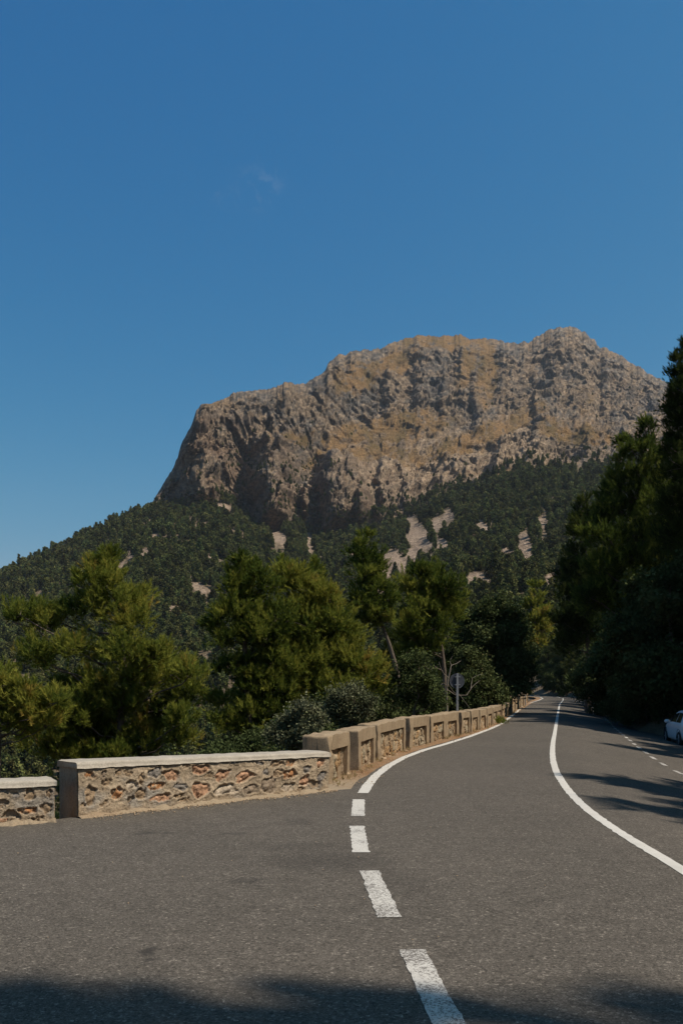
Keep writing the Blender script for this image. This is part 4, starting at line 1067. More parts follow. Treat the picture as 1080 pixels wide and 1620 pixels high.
M_NEEDLE = leaf_mat('pine_needles', [(0.0, (0.032, 0.050, 0.013)), (0.3, (0.095, 0.126, 0.024)), (0.55, (0.205, 0.222, 0.040)), (0.8, (0.31, 0.295, 0.056)), (1.0, (0.36, 0.25, 0.06))], 0.40)
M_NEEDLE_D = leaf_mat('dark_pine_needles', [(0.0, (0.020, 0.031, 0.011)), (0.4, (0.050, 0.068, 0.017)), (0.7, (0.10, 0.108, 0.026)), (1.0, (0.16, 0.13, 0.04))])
M_OAK = leaf_mat('oak_leaves', [(0.0, (0.032, 0.046, 0.018)), (0.5, (0.064, 0.08, 0.03)), (0.9, (0.115, 0.128, 0.05)), (1.0, (0.18, 0.15, 0.07))], 0.2)
M_OLIVE = leaf_mat('grey_green_leaves', [(0.0, (0.06, 0.068, 0.036)), (0.5, (0.11, 0.115, 0.064)), (1.0, (0.20, 0.20, 0.125))], 0.18)
M_FAR = leaf_mat('distant_foliage', [(0.0, (0.028, 0.038, 0.016)), (0.5, (0.074, 0.084, 0.029)), (1.0, (0.16, 0.155, 0.05))], 0.15, 0.6)
M_MID = leaf_mat('slope_pine_needles', [(0.0, (0.032, 0.046, 0.017)), (0.5, (0.062, 0.078, 0.024)), (1.0, (0.12, 0.122, 0.036))], 0.2, 0.3)
def mat_bark(name, a, b_):
    m, nt, b = new_mat(name); co = objco(nt)
    mp = nd(nt, 'ShaderNodeMapping'); nt.links.new(co, mp.inputs['Vector']); mp.inputs['Scale'].default_value = (1, 1, 0.25)
    f = noise(nt, 16, 6, 0.7, mp.outputs[0])
    nt.links.new(ramp(nt, f, [(0.3, a), (0.7, b_)]), b.inputs['Base Color']); bump(nt, b, f, 1.0, 0.03)
    return m
M_BARK = mat_bark('pine_bark', (0.055, 0.042, 0.032), (0.17, 0.13, 0.10))
M_PALEWOOD = mat_bark('bleached_wood', (0.13, 0.105, 0.08), (0.30, 0.25, 0.2))

def unit(v): return v / (np.linalg.norm(v, axis=-1, keepdims=True) + 1e-9)

class Wood:
    def __init__(s): s.V = []; s.F = []; s.n = 0
    def tube(s, pts, rad, sides=6):
        pts = np.asarray(pts, float); rad = np.asarray(rad, float)
        T = unit(np.gradient(pts, axis=0)); ref = np.where(np.abs(T[:, 2:3]) > 0.9, np.array([[1.0, 0, 0]]), np.array([[0, 0, 1.0]]))
        A = unit(np.cross(T, ref)); B = np.cross(T, A)
        a = np.arange(sides) * 2 * np.pi / sides
        R = pts[:, None] + rad[:, None, None] * (np.cos(a)[None, :, None] * A[:, None] + np.sin(a)[None, :, None] * B[:, None])
        n = len(pts); i = np.arange(n * sides).reshape(n, sides) + s.n
        f = np.stack([i[:-1], np.roll(i[:-1], -1, 1), np.roll(i[1:], -1, 1), i[1:]], -1).reshape(-1, 4)
        s.V.append(R.reshape(-1, 3)); s.F.append(f); s.n += n * sides
    def data(s): return np.concatenate(s.V), np.concatenate(s.F)

def needles(P, D, L, var, k, nl, nw, rng):
    """brush-like shoots: k needles each, one slim triangle per needle"""
    n = len(P)
    s = rng.random((n, k)) ** 0.7
    base = P[:, None] + D[:, None] * (L[:, None] * s)[..., None]
    rv = rng.normal(size=(n, k, 3)); perp = unit(rv - (rv * D[:, None]).sum(-1, keepdims=True) * D[:, None])
    th = rng.uniform(0.3, 1.0, (n, k)) * (1.15 - 0.55 * s)
    nd_ = unit(D[:, None] * np.cos(th)[..., None] + perp * np.sin(th)[..., None])
    tip = base + nd_ * (nl * rng.uniform(0.7, 1.15, (n, k)))[..., None]
    side = unit(np.cross(nd_, rng.normal(size=(n, k, 3)))) * (nw * 0.5)
    V = np.stack([base - side, base + side, tip], 2).reshape(-1, 3)
    v = np.repeat(np.clip(var[:, None] + rng.normal(size=(n, k)) * 0.05, 0, 1).reshape(-1), 3)
    return V, v

def leaves(P, var, k, spread, ll, lw, rng):
    n = len(P)
    c = P[:, None] + rng.normal(size=(n, k, 3)) * spread
    d = unit(rng.normal(size=(n, k, 3)) + np.array([0, 0, 0.35])); q = unit(np.cross(d, rng.normal(size=(n, k, 3)) + np.array([0, 0, 0.9])))
    sz = rng.uniform(0.7, 1.25, (n, k))[..., None]
    V = np.stack([c - d * ll * sz / 2, c + q * lw * sz / 2, c + d * ll * sz / 2, c - q * lw * sz / 2], 2).reshape(-1, 3)
    v = np.repeat(np.clip(var[:, None] + rng.normal(size=(n, k)) * 0.10, 0, 1).reshape(-1), 4)
    return V, v

def lobe_points(lobes, rng, dens, per, up, inner=0.3, rough=0.12):
    """branchlets reaching through each lobe; returns shoot base, direction, and lobe tone"""
    P, D, T, tw = [], [], [], []
    for (c, R, tone) in lobes:
        R = np.array(R, float)
        nb = max(5, int(dens * (R[0] * R[2] + R[0] * R[1] + R[1] * R[2]) / 3))
        d = unit(rng.normal(size=(nb, 3)) * np.array([1, 1, 0.85]) + np.array([0, 0, 0.22]))
        reach = rng.uniform(0.5, 1.25, nb) * np.where(rng.random(nb) < 0.12, 1.25, 1.0)
        end = d * R * reach[:, None]
        t = rng.uniform(inner, 1.0, (nb, per))
        p = c + end[:, None] * t[..., None] + rng.normal(size=(nb, per, 3)) * R.mean() * rough
        dr = unit(d[:, None] * 0.5 + np.array([0, 0, up]) + rng.normal(size=(nb, per, 3)) * 0.32)
        P.append(p.reshape(-1, 3)); D.append(dr.reshape(-1, 3)); T.append(np.full(nb * per, tone) + np.repeat(rng.normal(size=nb) * 0.10, per) + 0.55 * (t.ravel() - 0.72))  # crown shade and lit tips put into the tone: inner shoots darker
        for j in range(0, nb, 4): tw.append((np.array(c), c + end[j] * 0.9))
    return np.concatenate(P), np.concatenate(D), np.concatenate(T), tw

def curve(a, b, sag, rng, n=6):
    t = np.linspace(0, 1, n)[:, None]
    a, b = np.array(a), np.array(b); L = np.linalg.norm(b - a)
    p = a + (b - a) * t
    p[:, 2] += -sag * L * (4 * t * (1 - t))[:, 0]
    p[1:-1] += rng.normal(size=(n - 2, 3)) * L * 0.03
    return p

def make_tree(name, lobes, trunk, seed, kind='pine', dens=26, per=5, k=20, nl=0.13, nw=0.012, sl=(0.22, 0.4), mat=None, bark=None, limb=True, twigs=True, r0=0.16, leaf=(0.07, 0.045), spread=0.09):
    """lobes: [(centre, radii, tone)] in tree space; trunk: polyline; returns (crown mesh data, trunk mesh data)"""
    rng = np.random.default_rng(seed)
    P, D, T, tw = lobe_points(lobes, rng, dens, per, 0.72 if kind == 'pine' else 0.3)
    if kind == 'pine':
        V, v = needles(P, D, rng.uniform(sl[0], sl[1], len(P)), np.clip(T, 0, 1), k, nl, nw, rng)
        F_ = np.arange(len(V)).reshape(-1, 3)
    else:
        V, v = leaves(P, np.clip(T, 0, 1), k, spread, leaf[0], leaf[1], rng)
        F_ = np.arange(len(V)).reshape(-1, 4)
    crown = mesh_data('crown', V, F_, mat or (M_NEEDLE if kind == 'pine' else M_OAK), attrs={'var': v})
    W = Wood(); trunk = np.array(trunk, float)
    zt = trunk[:, 2]; H = zt[-1] - zt[0]
    W.tube(trunk, np.interp((zt - zt[0]) / H, [0, 0.04, 0.3, 1], [r0 * 1.4, r0, r0 * 0.75, r0 * 0.12]), 9)
    if limb:
        for (c, R, tone) in lobes:
            c = np.array(c); dh = np.hypot(c[0] - np.interp(c[2], zt, trunk[:, 0]), c[1] - np.interp(c[2], zt, trunk[:, 1]))
            z0 = np.clip(c[2] - 0.35 * dh - 0.3 * R[2], zt[0] + 0.1 * H, zt[-1] - 0.02 * H)
            a = np.array([np.interp(z0, zt, trunk[:, 0]), np.interp(z0, zt, trunk[:, 1]), z0])
            rl = max(0.012, r0 * 0.26 * min(1, 0.3 + dh / 3))
            W.tube(curve(a, c, 0.06, rng), np.linspace(rl, rl * 0.35, 6), 5)
    if twigs:
        for a, b in tw:
            W.tube(curve(a, b, 0.02, rng, 4), np.linspace(0.011, 0.004, 4) * (nl / 0.13), 3)
    WV, WF = W.data()
    return crown, mesh_data('trunk', WV, WF, bark or M_BARK, smooth=True)

def plant(name, crown, wood, loc, rz, label, cat, group=None, scale=1.0):
    root = empty(name, loc, rz); root.scale = (scale, scale, scale)
    tag(root, label, cat, group)
    c = link(bpy.data.objects.new('crown', crown), root)
    t = link(bpy.data.objects.new('trunk', wood), root)
    return root

def copy_plant(src, loc, rz, scale, label, group=None, cat=None):
    r = src.copy(); link(r); r.location = loc; r.rotation_euler = (0, 0, rz); r.scale = (scale,) * 3
    r['label'] = label
    if group: r['group'] = group
    elif 'group' in r: del r['group']
    for ch in src.children:
        c = ch.copy(); link(c); c.parent = r
    return r

def photo_tree(name, pxl, d, base_px, label, cat, seed, depth=0.55, kind='pine', tone=0.5, fill=6, trunk_px=None, flat=0.80, grow=1.02, **kw):
    """a tree whose clumps of foliage stand where the photo shows them, at the distance d, spread in depth"""
    rng = np.random.default_rng(seed)
    bx = (base_px - HX) / F * d
    bz = gz(bx, d) - 0.15
    pts = []; zs = []
    for q in pxl:
        p = far_pt(q[0], q[1], d); R = q[2] / F * d
        pts.append((p[0], p[2], R))
    pts = np.array(pts)
    cx0 = np.average(pts[:, 0], weights=pts[:, 2]); half = (pts[:, 0].max() - pts[:, 0].min()) / 2 + 0.3
    lobes = []
    zmin, zmax = pts[:, 1].min(), pts[:, 1].max()
    for (x, z, R) in pts:
        k = 1 - 0.75 * (z - zmin) / max(zmax - zmin, 0.1)
        y = rng.uniform(-1, 0.6) * depth * half * k
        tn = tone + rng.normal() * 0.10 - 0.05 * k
        R *= grow
        lobes.append((np.array([x - bx, y, z - bz]), (R, R * rng.uniform(0.9, 1.2), R * flat), tn))
    for i in range(fill):               # the far side of the crown, crown shade put into a darker tone
        j = rng.integers(len(pts)); x, z, R = pts[j]
        k = 1 - 0.75 * (z - zmin) / max(zmax - zmin, 0.1)
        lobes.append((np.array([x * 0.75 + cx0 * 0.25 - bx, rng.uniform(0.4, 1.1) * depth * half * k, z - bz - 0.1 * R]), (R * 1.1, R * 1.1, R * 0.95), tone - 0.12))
    top = max(lobes, key=lambda l: l[0][2])[0]
    if trunk_px:
        tp = [far_pt(a, b, d) for a, b in trunk_px]
        trunk = [np.array([0, 0, 0.0])] + [np.array([p[0] - bx, 0.0, p[2] - bz]) for p in tp] + [top * np.array([1, 1, 1.0])]
        trunk = resample3(trunk, 10)
    else:
        t = np.linspace(0, 1, 10)[:, None]; trunk = top * np.array([0, 0, 1]) * t + top * np.array([1, 1, 0]) * t ** 1.5
        trunk[1:-1, :2] += rng.normal(size=(8, 2)) * 0.05
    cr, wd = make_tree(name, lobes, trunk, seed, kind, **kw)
    return plant(name, cr, wd, (bx, d, bz), 0, label, cat)

def resample3(p, n):
    p = np.array(p); s = np.concatenate([[0], np.cumsum(np.linalg.norm(np.diff(p, axis=0), axis=1))]); q = np.linspace(0, s[-1], n)
    return np.stack([np.interp(q, s, p[:, i]) for i in range(3)], 1)

# ---- the pines just beyond the parapet, clump by clump
T1 = [(171, 884, 13), (168, 900, 19), (147, 900, 17), (147, 925, 22), (178, 930, 27), (120, 924, 11), (133, 966, 34), (180, 958, 34), (205, 948, 30), (217, 985, 32), (41, 975, 25), (66, 968, 20), (72, 990, 25), (25, 985, 16), (57, 1037, 27), (80, 1043, 27),
      (128, 1030, 34), (176, 1030, 38), (220, 1045, 36), (258, 1043, 31), (273, 1067, 36), (308, 1070, 22), (298, 1100, 30), (222, 1080, 42), (160, 1086, 38), (104, 1100, 33), (132, 1133, 42), (190, 1123, 40), (262, 1130, 42), (220, 1160, 42), (160, 1170, 36), (104, 1150, 38), (300, 1140, 26), (235, 1188, 30), (150, 1200, 30), (285, 1168, 28), (95, 1182, 32), (190, 1195, 26), (60, 1165, 28)]
T1B = [(10, 1085, 24), (38, 1100, 30), (5, 1115, 34), (55, 1120, 30), (28, 1140, 34), (80, 1128, 26), (70, 1150, 28), (-25, 1090, 34), (-30, 1130, 40), (95, 1112, 20)]
T2A = [(380, 886, 13), (384, 902, 22), (366, 916, 17), (404, 912, 22), (372, 935, 26), (418, 930, 24), (398, 948, 30), (350, 985, 22), (334, 998, 16), (371, 972, 30), (402, 985, 36), (438, 978, 34), (386, 1052, 24), (402, 1070, 28), (366, 1015, 26), (432, 1050, 28), (425, 1015, 34), (390, 1095, 26), (440, 1095, 34), (360, 1060, 22), (400, 1130, 32), (350, 1110, 26), (435, 1135, 30), (400, 1165, 26), (360, 1145, 26)]
T2B = [(445, 898, 15), (452, 915, 22), (470, 905, 16), (470, 929, 32), (506, 941, 32), (524, 952, 24), (481, 970, 36), (530, 985, 30), (463, 1000, 36), (497, 1010, 40), (542, 1010, 34), (481, 1037, 36), (548, 1037, 34), (457, 1070, 36), (506, 1056, 40), (561, 1060, 34), (585, 1066, 28), (579, 1090, 30), (505, 1085, 38), (540, 1100, 36), (470, 1110, 34)]
T2C = [(497, 898, 9), (497, 912, 14), (505, 928, 17), (490, 935, 14), (520, 945, 18), (512, 965, 22), (530, 975, 20)]
T3 = [(574, 850, 10), (578, 866, 15), (571, 884, 17), (588, 893, 19), (595, 911, 19), (572, 918, 20), (585, 932, 24), (602, 941, 20), (578, 956, 23), (603, 967, 23), (586, 978, 19), (614, 985, 14), (560, 960, 14)]
T4 = [(655, 903, 16), (682, 911, 18), (643, 930, 19), (674, 936, 28), (705, 933, 22), (720, 955, 17), (663, 967, 27), (694, 970, 27), (713, 975, 18), (647, 992, 22), (684, 996, 23), (652, 1012, 18), (632, 975, 14)]
T6 = [(846, 930, 8), (850, 945, 13), (842, 960, 14), (857, 968, 15), (846, 985, 18), (862, 995, 14), (835, 1000, 14), (850, 1015, 17)]
NEAR = dict(k=26, nl=0.14, nw=0.017, dens=74, per=10, sl=(0.17, 0.34))
photo_tree('pine_tree', T1, 24, 185, 'broad bushy pine left of the picture, rising behind the long low parapet', 'tree', 101, fill=9, tone=0.56, trunk_px=[(185, 1180), (200, 1080), (190, 1000)], r0=0.17, **NEAR)
photo_tree('pine_tree', T1B, 21, -5, 'low pine spreading in from the left picture edge, above the short parapet', 'tree', 102, fill=5, tone=0.58, r0=0.12, **NEAR)
MIDK = dict(k=24, nl=0.15, nw=0.021, dens=60, per=10, sl=(0.18, 0.36))
photo_tree('pine_tree', T2A, 28, 400, 'dark pine with a pointed top, left of two crowding together behind the parapet corner', 'tree', 103, fill=8, tone=0.42, r0=0.18, **MIDK)
photo_tree('pine_tree', T2B, 29.5, 505, 'full yellowish green pine right above the corner of the long parapet and the blocks', 'tree', 104, fill=8, tone=0.55, r0=0.18, **MIDK)
photo_tree('pine_tree', T2C, 36, 505, 'narrow dark pine top showing behind the full yellowish pine', 'tree', 105, fill=3, tone=0.35, r0=0.12, k=22, nl=0.18, nw=0.027, dens=36, per=9)
photo_tree('pine_tree', [(a, b, c * 1.15) for a, b, c in T3], 38, 640, 'tall slender pine with a bare leaning trunk, in front of the scree slope', 'tree', 106, depth=0.8, fill=4, tone=0.36, trunk_px=[(628, 1060), (616, 1020), (602, 985)], r0=0.15, k=22, nl=0.18, nw=0.027, dens=40, per=9)
photo_tree('pine_tree', [(a, b, c * 1.18) for a, b, c in T4] + [(640, 1035, 20), (672, 1025, 22)], 40, 706, 'pine with rounded crown on a dark forked trunk, left of the round sign', 'tree', 107, depth=0.7, fill=5, tone=0.45, trunk_px=[(703, 1065), (700, 1035), (695, 1000)], r0=0.15, k=22, nl=0.18, nw=0.027, dens=40, per=9)
photo_tree('pine_tree', T6, 78, 818, 'small bright green pine at the far bend of the road', 'tree', 108, fill=3, tone=0.62, r0=0.16, k=20, nl=0.3, nw=0.055, dens=14, per=8, sl=(.3, .6))

# ---- broadleaf trees and shrubs behind the blocks
OK1 = [(790, 955, 18), (765, 965, 20), (745, 985, 18), (785, 980, 26), (812, 975, 18), (825, 1000, 20), (765, 1005, 26), (800, 1010, 28), (740, 1015, 18), (826, 1030, 22), (780, 1040, 28), (812, 1050, 26), (755, 1042, 24), (835, 1062, 16), (790, 1075, 28), (760, 1075, 24), (820, 1085, 22), (740, 1095, 22)]
photo_tree('oak_tree', OK1, 56, 795, 'dark round evergreen oak above the far blocks and the road edge', 'tree', 120, kind='oak', fill=7, tone=0.42, r0=0.2, k=22, dens=16, per=8, leaf=(0.17, 0.12), spread=0.20, flat=0.9)
OK2 = [(740, 1040, 20), (760, 1055, 22), (725, 1060, 20), (745, 1080, 24), (770, 1085, 22), (720, 1095, 22), (790, 1100, 20), (745, 1110, 24), (700, 1100, 22), (775, 1115, 18)]
photo_tree('oak_tree', OK2, 44, 748, 'spreading olive green oak behind the round sign', 'tree', 121, kind='oak', fill=4, tone=0.62, r0=0.14, k=22, dens=22, per=8, leaf=(0.13, 0.09), spread=0.16)
SHK = dict(kind='oak', k=18, per=6, leaf=(0.062, 0.042), spread=0.085)
photo_tree('shrub', [(640, 1052, 22), (660, 1045, 22), (672, 1068, 24), (648, 1080, 26), (680, 1090, 22), (628, 1080, 22), (655, 1105, 26), (620, 1108, 24), (690, 1110, 20), (612, 1130, 20)], 30, 655, 'bushy dark green shrub behind the blocks, left of the round sign', 'shrub', 130, fill=5, tone=0.5, dens=24, r0=0.07, **{**SHK, 'leaf': (0.085, 0.058), 'spread': 0.11})
photo_tree('shrub', [(470, 1132, 17), (490, 1122, 18), (452, 1148, 18), (505, 1140, 18), (432, 1160, 14), (478, 1155, 20), (455, 1172, 17), (500, 1165, 18)], 18.0, 475, 'grey green olive shrub just behind the right end of the long parapet', 'shrub', 131, fill=5, tone=0.5, dens=60, r0=0.04, mat=M_OLIVE, **SHK)
photo_tree('shrub', [(540, 1096, 18), (560, 1092, 18), (525, 1110, 20), (575, 1108, 18), (545, 1118, 20), (565, 1125, 18), (530, 1135, 20), (585, 1125, 16), (550, 1145, 18)], 20.5, 550, 'taller grey green shrub peeping over the first two blocks', 'shrub', 132, fill=5, tone=0.42, dens=52, r0=0.04, mat=M_OLIVE, **SHK)

# pale dead tree by the sign
def dead_tree():
    rng = np.random.default_rng(9); d = 34.0
    b = far_pt(704, 1085, d); bz = gz(b[0], d)
    root = empty('dead_tree', (b[0], d, bz)); tag(root, 'bare pale branched dead tree behind the round sign', 'tree')
    def pts(l): return [np.array([far_pt(x, y, d)[0] - b[0], dy, far_pt(x, y, d)[2] - bz]) for x, y, dy in l]
    W = Wood()
    W.tube(resample3([np.array([0.1, 0, 0])] + pts([(706, 1092, 0), (709, 1070, 0), (712, 1058, 0)]), 9), np.linspace(0.05, 0.03, 9), 7)
    WV, WF = W.data(); tr = obj('trunk', WV, WF, M_PALEWOOD, root, smooth=True)
    W = Wood()
    for l, r in (([(711, 1062, 0), (714, 1052, .1), (722, 1050, .2), (730, 1045, .3)], .032), ([(714, 1053, .1), (712, 1045, .2), (716, 1038, .2)], .02), ([(709, 1072, 0), (700, 1066, -.2), (694, 1054, -.3), (693, 1047, -.3)], .028), ([(707, 1085, 0), (700, 1080, -.2), (694, 1085, -.3)], .022),
                 ([(708, 1082, 0), (718, 1094, .3), (726, 1100, .4)], .022), ([(741, 1100, .6), (752, 1085, .7), (764, 1076, .8)], .03), ([(748, 1091, .67), (752, 1072, .9), (762, 1067, .9), (770, 1066, 1.0)], .02), ([(728, 1098, .43), (738, 1112, .3), (748, 1126, .2)], .018), ([(706, 1090, 0), (722, 1100, .4), (741, 1100, .6)], .03)):
        W.tube(resample3(pts(l), 7), np.linspace(r * 0.62, r * 0.25, 7), 5)
    WV, WF = W.data(); obj('branches', WV, WF, M_PALEWOOD, root, smooth=True)
dead_tree()

# ---- big pines on the right bank
R1 = [(1021, 672, 8), (1018, 685, 14), (1024, 700, 17), (986, 697, 7), (987, 713, 11), (999, 716, 13), (1016, 724, 22), (982, 731, 15), (1034, 730, 22), (974, 755, 17), (1003, 752, 25), (1034, 755, 25), (981, 775, 23), (964, 776, 14), (1013, 782, 30), (1042, 780, 28), (962, 800, 20), (990, 812, 32), (1033, 822, 36), (955, 826, 26), (1000, 850, 38), (1040, 862, 36), (958, 862, 30), (930, 850, 20), (985, 890, 38), (945, 900, 28), (1030, 905, 40), (975, 940, 40), (935, 945, 28), (1010, 960, 40)]
photo_tree('pine_tree', R1, 52, 1015, 'tall pointed pine rising on the right against the grey peak', 'tree', 140, depth=0.8, fill=12, tone=0.27, r0=0.26, k=22, nl=0.22, nw=0.032, dens=26, per=9, sl=(.3, .55))
R1C = [(925, 793, 10), (920, 810, 17), (934, 815, 16), (920, 836, 22), (908, 850, 14), (935, 850, 22), (915, 875, 22), (900, 895, 16), (925, 905, 26), (905, 930, 24), (935, 940, 26), (890, 945, 16), (915, 970, 28), (890, 985, 20), (930, 1000, 30), (905, 1020, 26)]
photo_tree('pine_tree', R1C, 66, 930, 'dark shaggy pine left of the tall pointed one, over the shaded bend', 'tree', 141, depth=0.8, fill=8, tone=0.35, r0=0.22, k=22, nl=0.26, nw=0.044, dens=18, per=9, sl=(.3, .6), mat=M_NEEDLE_D)
R2 = [(1082, 552, 8), (1078, 566, 13), (1067, 575, 10), (1082, 592, 20), (1066, 618, 10), (1078, 622, 20), (1074, 640, 22), (1061, 648, 10), (1058, 664, 13), (1078, 672, 24), (1068, 700, 20), (1055, 712, 11), (1080, 715, 28), (1072, 745, 28), (1090, 770, 34), (1070, 790, 26), (1088, 830, 36), (1066, 850, 28), (1092, 880, 40), (1070, 920, 34), (1090, 960, 40), (1100, 640, 26), (1110, 700, 32), (1120, 780, 36), (1125, 860, 40), (1060, 975, 30)]
photo_tree('pine_tree', R2, 46, 1105, 'near black tall pine cut by the right picture edge', 'tree', 142, depth=0.9, fill=14, tone=0.3, r0=0.24, k=22, nl=0.19, nw=0.027, dens=36, per=9, mat=M_NEEDLE_D, sl=(.24, .45))

# ---- stock trees: a few shapes, copied
def stock_lobes(H, R, rng, b0=0.25, n=26, cone=1.2, tone=0.45, big=0.36):
    L = []
    for i in range(n):
        t = b0 + (1 - b0) * (i + rng.uniform(0, 1)) / n
        prof = R * np.clip(1.08 - ((t - b0) / (1 - b0)) ** cone, 0.06, 1) * min(1, 0.45 + (t - b0) * 4)
        a = i * 2.4 + rng.normal() * 0.5; q = prof * rng.uniform(0.45, 1.0)
        r = big * R * (1.15 - 0.7 * t) * rng.uniform(0.8, 1.25)
        L.append((np.array([q * math.cos(a), q * math.sin(a), H * t + rng.normal() * 0.02 * H]), (r, r, r * 0.8), tone + rng.normal() * 0.1))
    return L
def stock(name, H, R, seed, kind, label, loc, **kw):
    rng = np.random.default_rng(seed)
    lk = {a: kw.pop(a) for a in ('b0', 'n', 'cone', 'tone', 'big') if a in kw}
    L = stock_lobes(H, R, rng, **lk)
    t = np.linspace(0, 1, 9)[:, None]; trunk = np.array([0, 0, H * 0.97]) * t; trunk[1:, :2] += np.cumsum(rng.normal(size=(8, 2)) * 0.06, 0)
    return make_tree(name, L, trunk, seed, kind, **kw)

GP = 'pines of the dark stand on the right bank'; GO = 'evergreen oaks of the dark stand on the right bank'
LP = 'tall dark pine in the shaded stand on the right bank of the road'; LO = 'dark evergreen oak under the pines of the shaded right bank'
SP = [stock('pine_tree', 14, 2.9, 200 + i, 'pine', '', 0, k=22, nl=0.28, nw=0.045, dens=17, per=9, sl=(.3, .6), mat=M_NEEDLE_D, n=34, b0=(0.12, 0.22, 0.16)[i], cone=(1.2, 1.6, 0.9)[i], twigs=False, r0=0.22) for i in range(3)]
SO = [stock('oak_tree', 7, 3.0, 210 + i, 'oak', '', 0, k=20, dens=12, per=8, leaf=(0.19, 0.13), spread=0.2, n=22, b0=0.12, cone=2.4, big=0.42, twigs=False, r0=0.16) for i in range(2)]
SB = [stock('shrub', 2.6, 1.5, 220 + i, 'oak', '', 0, k=20, dens=36, per=8, leaf=(0.09, 0.062), spread=0.11, n=16, b0=0.12, cone=2.2, big=0.45, twigs=False, r0=0.05) for i in range(2)]
SM = [stock('pine_tree', 8.5, (2.3, 2.7, 1.9)[i], 230 + i, 'pine', '', 0, k=12, nl=0.5, nw=0.11, dens=6, per=6, sl=(.4, .8), mat=M_MID, n=24, b0=0.12, cone=(1.3, 1.9, 1.1)[i], twigs=False, limb=False, r0=0.16) for i in range(3)]
SN = [stock('oak_tree', 6.0, 2.8, 240 + i, 'oak', '', 0, k=11, dens=6, per=6, leaf=(0.42, 0.3), spread=0.36, n=18, b0=0.1, cone=2.4, big=0.42, twigs=False, limb=False, r0=0.14, mat=M_MID) for i in range(2)]
protos = {}
def put(kind, i, x, y, sc, label, group, cat, lift=-0.1):
    key = (kind, i); name = {'p': 'pine_tree', 'o': 'oak_tree', 's': 'shrub', 'm': 'pine_tree', 'n': 'oak_tree'}[kind]
    z = gz(x, y) + lift; rz = random.uniform(0, 6.28)
    if key not in protos:
        cr, wd = {'p': SP, 'o': SO, 's': SB, 'm': SM, 'n': SN}[kind][i]
        r = plant(name, cr, wd, (x, y, z), rz, label, cat, group, sc); protos[key] = r
        return r
    return copy_plant(protos[key], (x, y, z), rz, sc, label, group)

random.seed(21)
# trees standing outside the frame on the right whose shade falls on the road
for (x, y, sc, i) in [(14.5, 12.7, 1.2, 0), (16.5, 11.6, 1.25, 2), (16.0, 14.6, 1.1, 1), (14.4, -1.25, 1.9, 1), (16.2, 10.0, 1.2, 0), (14.6, 8.7, 1.18, 2), (12.6, -5.0, 1.2, 2)]:
    put('p', i, x, y, sc, 'tall pine beside the lay-by whose shade falls across the asphalt', 'shade pines right of the camera', 'tree').scale = (sc, sc, sc) if sc < 1.5 else (0.72, 0.72, sc)
# the stand along the bank
def right_edge(y):
    j = np.argmin(np.abs(CL[:, 1] - y) + (np.arange(len(CL)) > 380) * 1000); return CL[j] + CN[j] * float(right_limit(y))
for j in range(34):
    y = 20 + 170 * (j / 34) ** 1.15 + random.uniform(-2, 2)
    e = right_edge(y); off = random.choice([1.5, 3, 5.5, 8.5, 12]) + random.uniform(-.7, .7)
    pxx = HX + F * (e[0] + off) / y
    if 40 < y < 74 and pxx < 1150: put('o', j % 2, e[0] + off * 0.5, y, random.uniform(0.8, 1.1), LO, GO, 'tree')
    elif pxx < 1150 and y < 75: put('p', j % 3, e[0] + off, y, random.uniform(0.55, 0.7), LP, GP, 'tree')
    else: put('p', j % 3, e[0] + off, y, random.uniform(0.8, 1.12) * (0.9 if off < 4 else 1), LP, GP, 'tree')
for j in range(18):
    y = 19 + 30 * j / 18 + random.uniform(-1, 1)
    e = right_edge(y); off = 0.8 + (j % 3) * 2.4 + random.uniform(-.5, .5)
    pxx = HX + F * (e[0] + off) / y
    if pxx > 1150: put('p', (j + 1) % 3, e[0] + off, y, random.uniform(1.05, 1.35), LP, GP, 'tree')
    else: put('o', j % 2, e[0] + off, y, random.uniform(0.8, 1.1), LO, GO, 'tree')
for j in range(40):
    y = 24 + 170 * (j / 40) ** 1.1 + random.uniform(-2, 2)
    e = right_edge(y); off = random.choice([0.8, 1.8, 3.5, 6, 9]) + random.uniform(-.5, .5)
    put('o', j % 2, e[0] + off, y, random.uniform(0.6, 1.05), LO, GO, 'tree')
for j in range(16):
    y = 24 + 34 * j / 16 + random.uniform(-.6, .6)
    e = right_edge(y); put('s', j % 2, e[0] + random.uniform(0.4, 2.2), y, random.uniform(0.8, 1.2), 'evergreen bush in the shade along the right road edge near the parked car', 'bushes along the right road edge', 'bush')
# trees closing the view where the road bends away
for j in range(26):
    x = 20 + j * 1.9 + random.uniform(-1, 1); y = random.uniform(206, 222) - abs(x - 40) * 0.15
    put('p' if j % 2 else 'o', j % 3 if j % 2 else (j // 2) % 2, x, y, random.uniform(0.8, 1.15), 'dark tree closing the view where the road bends out of sight', 'trees at the end of the road', 'tree')
def off_wall(px, d, gap):
    x = (px - HX) / F * d
    for _ in range(40):
        if float(nearest(np.array([[x, d]]), WLS, WTS)[0][0]) < -gap - 0.45: break
        x -= 0.4
    return x
